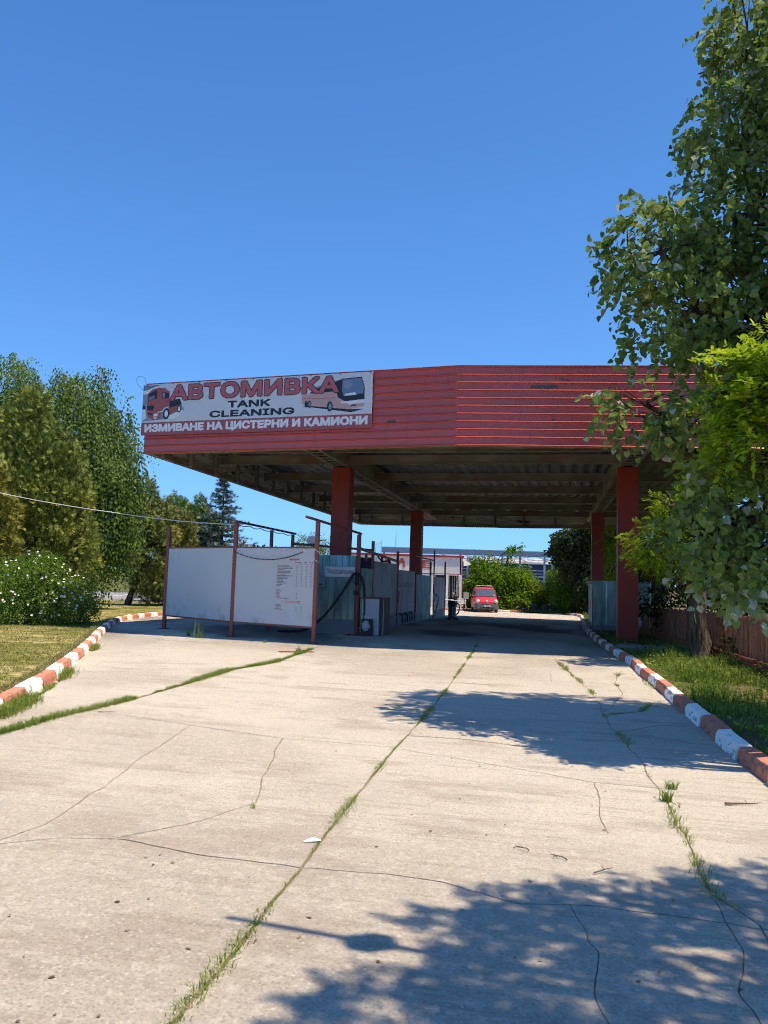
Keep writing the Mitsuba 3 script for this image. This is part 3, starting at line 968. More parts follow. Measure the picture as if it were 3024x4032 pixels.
part(banner, 'sheet', on_plane(extrude(affinity.scale(sheet_z(-.085, 6.86, 5.665, 7.135), BK, BK, origin=(0, 0)), .006), BO, ex), 'banner_white')
print_on(banner, 'red_band', sheet_z(-.085, 6.86, 5.665, 6.035), 0, 'banner_red')
LT = lambda s, x0, x1, z0, z1, grow=0.0: affinity.translate(text_shape(s, x1 - x0, z1 - z0, 0), x0, z0 - HB0).buffer(grow, join_style=2)
big = LT('АВТОМИВКА', .83, 5.92, 6.645, 7.07)
letters(banner, LT('TANK', 2.67, 3.95, 6.36, 6.54, .008), 1, 'ink_black')
letters(banner, LT('CLEANING', 2.12, 4.67, 6.11, 6.285, .008), 1, 'ink_black')
letters(banner, LT('ИЗМИВАНЕ НА ЦИСТЕРНИ И КАМИОНИ', .04, 6.74, 5.73, 5.975, .013), 2, 'ink_pale')
# truck picture
P = lambda L: zsh(Polygon(L))
TP = lambda px: [(-.085 + x * 1.40 / 540, 7.115 - y * 1.05 / 460) for x, y in px]   # drawn in the picture's own units


def pic(parent, layer, items):
    for nm, mat, shp in items:
        print_on(parent, nm, zsh(shp), layer, mat)
        layer += .25


tk = print_on(banner, 'truck_picture', zsh(Polygon(TP([(2, 2), (230, 2), (300, 60), (330, 180), (480, 240), (530, 330), (470, 400), (300, 440), (2, 456)]))), 1, 'ink_grey')
sh = lambda px: Polygon(TP(px)).buffer(0)
pic(tk, 1.3, [
    ('haze', 'ink_blue', sh([(4, 4), (210, 4), (120, 60), (4, 80)])),
    ('cloud', 'ink_pale', sh([(4, 70), (60, 60), (150, 25), (230, 10), (260, 40), (230, 90), (100, 100), (4, 120)])),
    ('ground_patch', 'ink_pale', sh([(4, 300), (40, 300), (60, 420), (4, 450)])),
    ('ground_patch', 'ink_pale', sh([(330, 400), (480, 330), (535, 340), (430, 430), (330, 440)])),
    ('cab', 'ink_truck_red', sh([(60, 110), (110, 60), (200, 35), (240, 40), (340, 90), (345, 290), (320, 300), (280, 280), (250, 330), (240, 430), (150, 445), (70, 395), (60, 260)])),
    ('chassis', 'ink_truck_red', sh([(340, 300), (470, 270), (480, 335), (345, 395)])),
    ('frame', 'ink_black', sh([(345, 205), (470, 190), (500, 260), (345, 300)])),
    ('windscreen', 'ink_black', sh([(75, 110), (180, 60), (185, 170), (72, 205)])),
    ('reflection', 'ink_blue', sh([(85, 150), (150, 130), (150, 175), (82, 195)])),
    ('door_window', 'ink_black', sh([(245, 90), (335, 115), (335, 175), (250, 180)])),
    ('door_glass', 'ink_grey', sh([(255, 105), (280, 108), (280, 165), (258, 168)])),
    ('grille', 'ink_black', sh([(62, 262), (155, 260), (145, 325), (66, 315)])),
    ('bumper_slot', 'ink_black', sh([(75, 350), (140, 360), (140, 385), (80, 372)])),
    ('headlamp', 'ink_pale', sh([(150, 365), (205, 365), (203, 400), (150, 400)])),
    ('headlamp', 'ink_pale', sh([(155, 412), (195, 412), (193, 428), (157, 428)])),
    ('mirror', 'ink_black', sh([(5, 255), (35, 258), (38, 305), (5, 305)])),
    ('trim', 'ink_pale', sh([(200, 345), (260, 335), (300, 290), (345, 285), (345, 292), (305, 298), (265, 345), (200, 353)])),
    ('tyre', 'ink_black', affinity.scale(zshp := Polygon(TP([(312, 372)] * 3 + [(313, 372)])).centroid.buffer(.155), .68, 1.0)),
    ('rim', 'ink_pale', affinity.scale(zshp, .38, .62)),
    ('tyre', 'ink_black', affinity.scale(zsh2 := Polygon(TP([(470, 318)] * 3 + [(471, 318)])).centroid.buffer(.105), .6, 1.0)),
    ('rim', 'ink_pale', affinity.scale(zsh2, .35, .65)),
])
CP = lambda px: [(4.87 + x * 1.80 / 810, 7.03 - y * .96 / 520) for x, y in px]
ch = lambda px: Polygon(CP(px)).buffer(0)
co = print_on(banner, 'coach_picture', zsh(ch([(5, 235), (430, 190), (440, 40), (760, 20), (800, 170), (800, 430), (600, 470), (60, 385), (5, 350)])), 1, 'ink_pink')
wc = lambda x, y, rr: Polygon(CP([(x, y)] * 3 + [(x + 1, y)])).centroid.buffer(rr)
pic(co, 1.3, [
    ('shadow', 'ink_black', ch([(20, 395), (60, 385), (600, 465), (790, 470), (640, 510), (480, 480)])),
    ('side_windows', 'ink_black', ch([(100, 215), (180, 120), (440, 60), (440, 200)])),
    ('side_glass', 'ink_blue', ch([(180, 125), (430, 68), (430, 90), (185, 150)])),
    ('front', 'ink_black', ch([(430, 60), (520, 22), (760, 10), (800, 160), (800, 330), (560, 350), (470, 290), (440, 190)])),
    ('windscreen', 'ink_blue', ch([(520, 35), (755, 25), (790, 160), (780, 250), (540, 275), (515, 180)])),
    ('reflection', 'ink_pale', ch([(560, 240), (680, 225), (700, 265), (550, 270)])),
    ('reflection', 'ink_grey', ch([(530, 60), (610, 50), (650, 110), (590, 170), (540, 150)])),
    ('bumper', 'ink_pale', ch([(560, 350), (800, 330), (800, 380), (600, 400)])),
    ('headlamp', 'ink_pale', ch([(500, 352), (585, 355), (585, 375), (510, 380)])),
    ('plate', 'ink_black', ch([(640, 405), (700, 400), (700, 420), (640, 425)])),
    ('waist_line', 'ink_truck_red', ch([(8, 282), (440, 290), (440, 297), (8, 289)])),
    ('tyre', 'ink_black', affinity.scale(wc(370, 415, .135), .6, 1)), ('rim', 'ink_grey', affinity.scale(wc(374, 415, .085), .5, 1)),
    ('tyre', 'ink_black', affinity.scale(wc(108, 370, .10), .5, 1)), ('rim', 'ink_grey', affinity.scale(wc(110, 370, .06), .5, 1)),
    ('tyre', 'ink_black', affinity.scale(wc(66, 368, .09), .5, 1)),
])
letters(banner, big.buffer(.03, join_style=1), 7, 'ink_black', 'letter_outline')
letters(banner, big.buffer(.010), 8, 'ink_letter_red')
for k in range(9):
    q = BO + ex * (.05 + k * .89) + np.array([0, 0, (7.125 - HB0) * BK]) + np.cross(ex, [0, 0, 1.0]) * .012
    part(banner, 'eyelet', cbox(.03, .03, .03, q), 'rust')
solo('wire_loop', tube(curve([BO + ex * x * BK + np.array([0, 0, (z - HB0) * BK]) for x, z in [(-.05, 6.95), (-.28, 7.15), (-.34, 7.32), (-.22, 7.4), (-.06, 7.32), (.0, 7.13)]], 24), .005, 5), 'wire_black', 'thin loose wire loop curling above the left corner of the banner', 'wire')

# ------------------------------------------------------------------ price board and wash bay partitions
PB = [(-5.39, -1.75), (-2.27, -3.56), (.56, -4.53)]
board = thing('price_board', 'wide white price board on three red posts in front of the canopy', 'board')
pw = [G(u, v) for u, v in PB]
RED = 0.115
for i, q in enumerate(pw):
    h = (3.32, 3.38, 3.36)[i]
    part(board, 'post', grid(bbox(PB[i][0] - .055, PB[i][0] + .055, PB[i][1] - .055, PB[i][1] + .055, -.02, h, .01)), 'post_red')
    part(board, 'foot_plate', grid(bbox(PB[i][0] - .14, PB[i][0] + .14, PB[i][1] - .14, PB[i][1] + .14, .001, .016)), 'rust')
panel_frames = []
for i in range(2):
    a, b = pw[i], pw[i + 1]
    e = (b - a) / np.linalg.norm(b - a)
    L = np.linalg.norm(b - a)
    n = np.cross(e, [0, 0, 1.0])
    panel_frames.append((a, e, n, L))
    R = np.stack([e, -n, [0, 0, 1.0]], 1)
    part(board, 'panel', moved(bbox(.06, L - .06, -.012, .012, .45, 2.61, .003), mat4(a, R=R)), 'board_white')
    part(board, 'rail', moved(bbox(.056, L - .056, -.03, .03, .405, .447), mat4(a, R=R)), 'post_red')
    part(board, 'rail', moved(bbox(.056, L - .056, -.03, .03, 2.613, 2.65), mat4(a, R=R)), 'post_red')
# price list printed on the right panel: rows of lettering too small to read
a, e, n, L = panel_frames[1]
ps = L - .06


def panel_print(name, shapes, mat, kind='stuff', parent=board):
    part(parent, name, on_plane(cat(*[extrude(s, .0015) for s in shapes]), a + n * .0125, e), mat, kind=kind)


r = np.random.default_rng(5)
ROWS = [2.11 - .0415 * k for k in range(15)]
wl = [.40, .52, .555, .26, .47, .50, .31, .56, .39, .39, .23, .27, .31, .20, .14]
redrow = {0, 3, 6}
dark, redd, thin = [], [], []


def word_row(x0, z, w, out, h=.021):
    x = x0
    while x < x0 + w - .01:
        ln = min(.018 + .02 * r.random(), x0 + w - x)
        out.append(sbox(x, z, x + ln - .004, z + h))
        x += ln


X0 = ps - 1.30
for k, z in enumerate(ROWS):
    word_row(X0, z - .0, wl[k], redd if k in redrow else dark)
    for q in range(4):
        x = ps - .70 + q * .165
        thin.append(sbox(x, z - .004, x + .13, z - .0005))
        dark.append(sbox(x + .085, z - .002, x + .125, z + .012))
for k, (w, c) in enumerate(zip([.11, .17, .11, .14, .12, .15, .21], [1, 0, 0, 0, 1, 1, 1])):
    word_row(X0, 1.43 - .0415 * k, w, redd if c else dark)
word_row(X0 + .24, 1.43 - .0415 * 6, .22, dark)
for k in range(5):
    thin.append(sbox(ps - .68, 1.345 - .0415 * k, ps - .55, 1.349 - .0415 * k))
    dark.append(sbox(ps - .59, 1.348 - .0415 * k, ps - .55, 1.36 - .0415 * k))
for k, w in enumerate([.20, .22, .09, .24]):
    word_row(X0 - .02, 1.0 - .043 * k, w, dark)
    for q in range(2):
        x = ps - .68 + q * .17
        thin.append(sbox(x, .985 - .043 * k, x + .13, .989 - .043 * k))
        dark.append(sbox(x + .09, .987 - .043 * k, x + .13, 1.0 - .043 * k))
for z, x0, x1 in [(2.245, X0, ps - .02), (2.155, X0, ps - .02), (1.505, X0, ps - .03), (1.135, X0, ps - .45), (1.055, X0 - .02, ps - .1), (.835, X0 - .02, ps - .1)]:
    thin.append(sbox(x0, z, x1, z + .004))
word_row(ps - .69, 2.20, .25, dark, .018)
word_row(ps - .36, 2.20, .1, dark, .018)
word_row(ps - .17, 2.20, .12, dark, .018)
word_row(ps - .52, 2.165, .12, redd, .016)
word_row(ps - .36, 2.165, .13, redd, .014)
word_row(ps - .17, 2.165, .12, redd, .016)
head = [affinity.translate(text_shape('ЕКСПРЕС', .36, .045, 0), ps - .88, 2.268)]
panel_print('price_rows', dark, 'ink_price')
panel_print('price_rows', redd, 'ink_price_red')
panel_print('price_lines', thin, 'ink_line')
word_row(ps - .88, 2.268, .36, hh := [], .048)
panel_print('price_heading', hh, 'ink_price_red')
panel_print('price_heading', [sbox(ps - .98, 1.072, ps - .45, 1.125)], 'ink_price_red')
word_row(ps - .96, 1.087, .49, hh := [], .02)
part(board, 'price_heading', on_plane(cat(*[extrude(s, .001) for s in hh]), a + n * .0145, e), 'ink_pale', kind='stuff')

# black cable slung across the right panel, grey box at its end
c0 = a + e * .03 + np.array([0, 0, 2.50]) - n * -.07
c1 = a + e * (L - .40) + np.array([0, 0, 2.53]) + n * .03
solo('power_cable', tube(sag(c0, c1, .24, 30), .011, 6), 'wire_black', 'black cable slung across the top of the price panel', 'cable')
jb = thing('junction_box', 'small white junction box at the right end of the slung cable', 'junction box')
part(jb, 'cover', moved(cbox(.09, .05, .075, (0, 0, 0), .01), mat4(c1 + [0, 0, .02], math.atan2(e[1], e[0]))), 'white_paint')

# top pipes that run back from the posts, floodlight, cross rails
pipe_a = thing('overhead_pipe', 'dark red pipe with twisted cable running back from the middle board post', 'pipe')
A0, A1 = G(PB[1][0], PB[1][1], 3.40), G(-2.05, 1.3, 3.36)
part(pipe_a, 'pipe', tube([A0 - EY * .1, A1], .036, 10), 'post_red', smooth=40)
part(pipe_a, 'cable', tube(curve([A0 + (A1 - A0) * t + np.array([0, 0, -.06 - .05 * abs(math.sin(t * 17))]) for t in np.linspace(0.02, .98, 18)], 60), .013, 5), 'wire_black')
for v, z0 in ((-.9, 0), (1.25, 0)):
    part(pipe_a, 'post', grid(bbox(-2.14 - .045, -2.14 + .045, v - .045, v + .045, 0, 3.33)), 'post_red')
pipe_b = thing('overhead_pipe', 'red pipe running back from the right board post to the hose post', 'pipe')
part(pipe_b, 'pipe', tube([G(.40, -5.1, 3.44), G(.74, -.2, 3.31)], .038, 10), 'post_red', smooth=40)
for (u, v, h, s_) in ((-3.3, 3.2, 2.9, 'right of the middle board post'), (-4.9, 4.5, 3.1, 'left of the middle board post')):
    solo('bay_post', grid(cbox(.09, .09, h, (u, v, h / 2), .008)), 'post_red', f'dark post showing just {s_} over the white price panels', 'post')
fl = thing('floodlight', 'square pale floodlight on the top right of the price board', 'floodlight')
fc = np.array([-2.03, 22.0, 2.86])
FX = mat4(fc, math.atan2(e[1], e[0]) + .1)
part(fl, 'housing', moved(cbox(.31, .08, .23, (0, .05, 0), .02), FX), 'grey_plastic')
part(fl, 'lens', moved(cbox(.27, .02, .19, (0, .0, 0), .006), FX), 'lamp_grey')
part(fl, 'bracket', moved(bbox(-.02, .02, .09, .12, -.25, .02), FX), 'post_red')
part(fl, 'arm', moved(bbox(.155, .30, .03, .05, -.02, .02), FX), 'post_red')
q3 = G(.56, -4.53)
solo('power_cable', tube(curve([q3 + np.array([.07 * math.cos(t * 5), .07 * math.sin(t * 5), 2.75 - .22 * t]) for t in np.linspace(0, 2.4, 10)], 50), .009, 5), 'wire_white', 'pale cable wound round the right post of the price board', 'cable')

# hose post and vacuum bay
hp = thing('hose_post', 'red post carrying the looped vacuum hose beside the lettered metal screen', 'post')
part(hp, 'post', grid(bbox(.73 - .06, .73 + .06, -.48, -.36, 0, 3.27, .008)), 'post_red')
part(hp, 'clamp', grid(bbox(.73 - .10, .73 + .08, -.51, -.34, 1.28, 1.42)), 'black_plastic')
part(hp, 'bracket', grid(bbox(.73 - .07, .73 + .07, -.56, -.48, 1.62, 1.92, .01)), 'black_plastic')
part(hp, 'foot_plate', grid(bbox(.45, 1.25, -.88, -.21, .002, .02)), 'rust')
HOSE = curve([G(-1.75, -1.0, .06), G(-1.2, -1.1, .07), G(-.75, -1.05, .15), G(-.30, -.92, .52), G(.10, -.78, 1.05), G(.42, -.68, 1.58), G(.58, -.62, 1.88), G(.72, -.59, 1.98), G(.90, -.60, 1.86), G(1.0, -.62, 1.5), G(1.04, -.62, .9), G(1.02, -.60, .4), G(1.05, -.62, .12)], 90)
hm = tube(HOSE, .042 + .004 * (np.arange(90) % 2), 10)
solo('vacuum_hose', hm, 'rubber', 'thick black vacuum hose looped over its post and trailing on the floor', 'hose', smooth=60)


def corrugated(L, h, pitch=.2, depth=.040, seed=0, flatw=.6):
    """Upright sheet in xz, ribs upright, a little dented."""
    n = max(2, int(L / pitch))
    p = L / n
    xs, ys = [], []
    for k in range(n):
        for t, d in ((0, 0), (.58, 0), (.66, depth), (.88, depth), (.96, 0)):
            xs.append((k + t) * p)
            ys.append(d)
    xs, ys = np.array(xs + [L]), np.array(ys + [0.0])
    zs = np.linspace(0, h, 7)
    X, Zv = np.meshgrid(xs, zs, indexing='ij')
    Y = ys[:, None] + .03 * (meshkit.fbm(np.stack([X * 1.3 + seed * 7, Zv * .9, X * 0], -1), 3, seed) - .5)
    v = np.stack([X, -Y, Zv], -1).reshape(-1, 3)
    m = len(zs)
    i, j = np.meshgrid(np.arange(len(xs) - 1), np.arange(m - 1), indexing='ij')
    q = np.stack([i * m + j, (i + 1) * m + j, (i + 1) * m + j + 1, i * m + j + 1], -1).reshape(-1, 4)
    return trimesh.Trimesh(v, np.vstack([q[:, [0, 1, 2]], q[:, [0, 2, 3]]]), process=False)


def screen(name, label, uv0, uv1, z0, z1, plinth=None, pitch=.2, nsheet=2, seed=0, mat='galvanized', cat_='screen', group=None, world=False):
    key = thing(name, label, cat_, group)
    p0, p1 = (np.array([*uv0, 0.0]), np.array([*uv1, 0.0])) if world else (G(*uv0), G(*uv1))
    L = np.linalg.norm(p1 - p0)
    e = (p1 - p0) / L
    gz = float(zg((p0[1] + p1[1]) / 2))
    R = np.stack([e, [-e[1], e[0], 0], [0, 0, 1.0]], 1)
    X = mat4(p0 + [0, 0, gz], R=R)
    w = L / nsheet
    for k in range(nsheet):
        part(key, 'sheet', moved(corrugated(w + .01, z1 - z0, pitch, seed=seed + k), X @ mat4((k * w, .004 * (k % 2), z0))), mat, smooth=30)
    part(key, 'rail', moved(bbox(0, L, .015, .05, z1 - .10, z1 - .05), X), 'post_red')
    part(key, 'rail', moved(bbox(0, L, .015, .05, z0 + .05, z0 + .10), X), 'post_red')
    if plinth: part(key, 'plinth', moved(bbox(0, L, -.02, .05, plinth[0], plinth[1]), X), 'plinth_grey')
    return key, X, L


add('plinth_grey', mikit.proc(lambda p, n, uv: MIX((0.28, 0.29, 0.31), (0.20, 0.2, 0.21), FBM(p.x * 4, p.y * 4, p.z * 4, 3))), 0.85)
k1, X1, L1 = screen('metal_screen', 'galvanised sheet screen carrying the vacuum cleaner sign', (-2.05, -.42), (.66, -.42), .48, 2.57, (.0, .478), .205, 2, 3)
sg = thing('vacuum_sign', 'white sign lettered in dark Cyrillic on the galvanised screen beside the hose post', 'sign')
part(sg, 'plate', moved(bbox(L1 - 1.03, L1 - .02, -.055, -.045, 1.86, 2.19, .002), X1), 'white_paint')
so = (X1 @ np.array([L1 - .975, -.0555, 1.95, 1]))[:3]
for g in getattr(ts := text_shape('ПРАХОСМУКАЧКА', .92, .15, bold=False).buffer(.002), 'geoms', [ts]):
    part(sg, 'letter', on_plane(extrude(g, .0015), so, EX), 'ink_text_dark')
mb = thing('meter_box', 'grey meter box with a dark window on the galvanised screen', 'meter box')
part(mb, 'case', moved(cbox(.24, .10, .34, (L1 - 1.12, -.10, 1.68), .015), X1), 'galvanized')
part(mb, 'window', moved(cbox(.09, .01, .06, (L1 - 1.16, -.155, 1.60), .003), X1), 'ink_black')
part(mb, 'knob', moved(trimesh.creation.icosphere(2, .016), X1 @ mat4((L1 - 1.06, -.155, 1.83))), 'black_plastic')

cab = thing('cabinet', 'white open backed cabinet with dark top standing beside the hose post', 'cabinet')
CX = mat4(G(.95, -.22, 0), -PSI - .05)
part(cab, 'front_panel', moved(bbox(.02, .60, -.42, -.40, .02, 1.18, .004), CX), 'cabinet_white')
part(cab, 'side_panel', moved(bbox(.02, .04, -.39, .45, .02, 1.18), CX), 'cabinet_white')
part(cab, 'side_panel', moved(bbox(.70, .72, -.28, .45, .02, 1.18), CX), 'cabinet_white')
part(cab, 'back_panel', moved(bbox(.04, .70, .43, .45, .02, 1.18), CX), 'cabinet_white')
part(cab, 'edge', moved(bbox(.722, .735, -.28, .45, .02, 1.18), CX), 'wood_edge')
part(cab, 'top', moved(bbox(-.02, .76, -.44, .47, 1.183, 1.23, .006), CX), 'wood_edge')
bag = thing('motor_unit', 'crumpled pale motor unit in a dark frame at the foot of the white cabinet', 'motor unit')
ic = trimesh.creation.icosphere(3, 1.0)
ic.vertices *= np.array([.13, .10, .17]) * (0.8 + .45 * meshkit.noise(ic.vertices * 2.2, 4))[:, None]
part(bag, 'body', moved(ic, mat4(G(1.15, -.80, .32))), 'cabinet_white', smooth=True)
part(bag, 'frame', moved(cat(bbox(1.0, 1.38, -.02, .02, .50, .54), bbox(1.34, 1.38, -.02, .02, .02, .50), bbox(1.0, 1.04, -.02, .02, .02, .50), bbox(1.04, 1.34, .0, .03, .02, .50), bbox(1.0, 1.38, .02, .1, .02, .05)), GRID @ mat4((0, -.82, 0))), 'black_plastic')

# row of partitions along the bays
ROWU = .65


def row_post(v, h, label, u=ROWU, w=.1):
    gz = float(zg(G(u, v)[1]))
    return solo('bay_post', grid(bbox(u - w / 2, u + w / 2, v - w / 2, v + w / 2, gz, gz + h, .006)), 'post_red', label, 'post')


row_post(2.02, 3.2, 'dark red post between the vacuum bay and the first white panel')
row_post(6.72, 3.1, 'dark red post between the two white service panels')
row_post(15.95, 3.05, 'dark red post at the far end of the dark metal sheets', w=.09)
row_post(17.3, 3.75, 'tallest thin dark post left of the far white panel', w=.07)
row_post(21.9, 3.3, 'last dark red post of the bay row, by the wet vacuum', w=.09)
rail = thing('bay_rail', 'dark sloping rail joining the tops of the bay posts', 'rail')
part(rail, 'rail', beam(G(.70, -.1, 2.82), G(.62, 6.7, 2.62), .06, .09), 'post_red')
part(rail, 'rail', beam(G(-2.1, 1.3, 3.0), G(.62, 1.9, 2.86), .05, .08), 'post_red')
for v, h in ((1.0, .2), (3.6, .2), (4.9, .2)):
    part(rail, 'stub', grid(bbox(ROWU - .04, ROWU + .04, v - .04, v + .04, 2.45, 2.70)), 'post_red')
part(rail, 'bracket', tube(curve([G(.70, 2.6, 2.66), G(.85, 2.7, 2.5), G(1.0, 3.1, 2.52), G(1.05, 3.3, 2.45)], 14), .03, 6), 'black_plastic')
part(rail, 'rail', beam(G(ROWU, 11.2, 3.0), G(ROWU, 16.9, 3.0), .05, .07), 'post_red')
screen('metal_screen', 'short plain galvanised sheet between the hose post and the next red post', (.72, .05), (.66, 1.95), .05, 2.18, None, .9, 1, 21)
screen('blue_screen', 'dark blue sheet partition seen between two red posts', (-1.75, 2.6), (.55, 2.15), .1, 2.62, None, .33, 2, 31, mat='blue_sheet')
for nm, lab, v0, v1, z0, z1 in (('service_panel', 'large blank white service panel behind the white cabinet', 2.14, 6.6, .45, 2.52), ('service_panel', 'white panel lettered for servicing, just before the far left column', 6.9, 11.0, .52, 2.36), ('service_panel', 'narrow far white panel at the end of the bay row', 17.4, 21.8, .46, 2.30)):
    key = thing(nm, lab, 'panel')
    gz = float(zg(G(ROWU, (v0 + v1) / 2)[1]))
    part(key, 'panel', grid(bbox(ROWU - .012, ROWU + .012, v0, v1, gz + z0, gz + z1, .003)), 'panel_shaded')
    part(key, 'rail', grid(bbox(ROWU - .025, ROWU + .025, v0, v1, gz + z0 - .04, gz + z0 - .002)), 'post_red')
    part(key, 'plinth', grid(bbox(ROWU - .05, ROWU + .03, v0, v1, gz - .02, gz + z0 - .06)), 'plinth_grey')
    if v0 == 6.9:
        for g in getattr(ts := text_shape('ОБСЛУЖВАНЕ', 3.3, .20, bold=False).buffer(.004), 'geoms', [ts]):
            part(key, 'letter', on_plane(extrude(g, .0015), G(ROWU + .0125, v0 + .12, gz + 1.62), EY), 'ink_text_dark')
        for k in range(6):
            part(key, 'strap', tube(curve([G(ROWU + .05, v0 + .3 + k * .6, gz + .5), G(ROWU + .12, v0 + .5 + k * .6, gz + .42), G(ROWU + .1, v0 + .75 + k * .6, gz + .1)], 8), .03, 6), 'galvanized' if k % 2 else 'rubber')
        part(key, 'handle', grid(cat(bbox(ROWU + .02, ROWU + .07, v0 + .1, v0 + .2, gz + .95, gz + 1.45))), 'galvanized')
screen('metal_screen', 'dark galvanised sheets in the bay row beside the far left column', (ROWU, 11.6), (ROWU, 15.9), .02, 2.28, None, .35, 3, 41)
screen('metal_screen', 'shiny dented galvanised screen between the right hand columns', (8.75, 32.0), (11.0, 31.55), .30, 2.12, (.0, .30), .42, 2, 51, world=True)
screen('metal_screen', 'narrow return of the dented screen running back from its left edge', (8.72, 32.1), (9.28, 34.7), .30, 2.12, (.0, .30), .42, 1, 61, world=True)
wb = thing('wall_bracket', 'small grey dispenser on the post before the far white panel', 'dispenser')
part(wb, 'box', grid(cbox(.16, .14, .4, (ROWU + .1, 17.0, 1.0), .02)), 'lamp_grey')
part(wb, 'hose', tube(curve([G(ROWU + .18, 17.0, 1.15), G(ROWU + .3, 17.05, .9), G(ROWU + .2, 17.05, .4), G(ROWU + .15, 17.0, .0)], 16), .025, 6), 'rubber')

# white plastic drum behind the front right column, rubble, drain
dm = trimesh.creation.cylinder(.26, .62, sections=28)
dm = cat(dm, moved(trimesh.creation.cylinder(.268, .03, sections=28), mat4((0, 0, .1))), moved(trimesh.creation.cylinder(.268, .03, sections=28), mat4((0, 0, -.1))), moved(trimesh.creation.cylinder(.05, .03, sections=16), mat4((.12, 0, .325))))
dm.apply_transform(trimesh.transformations.rotation_matrix(math.radians(90), (1, 0, 0)))
solo('plastic_drum', moved(dm, mat4((10.45, 30.7, .42), .25)), 'board_white', 'white plastic drum lying beside the front right column', 'drum', smooth=40)

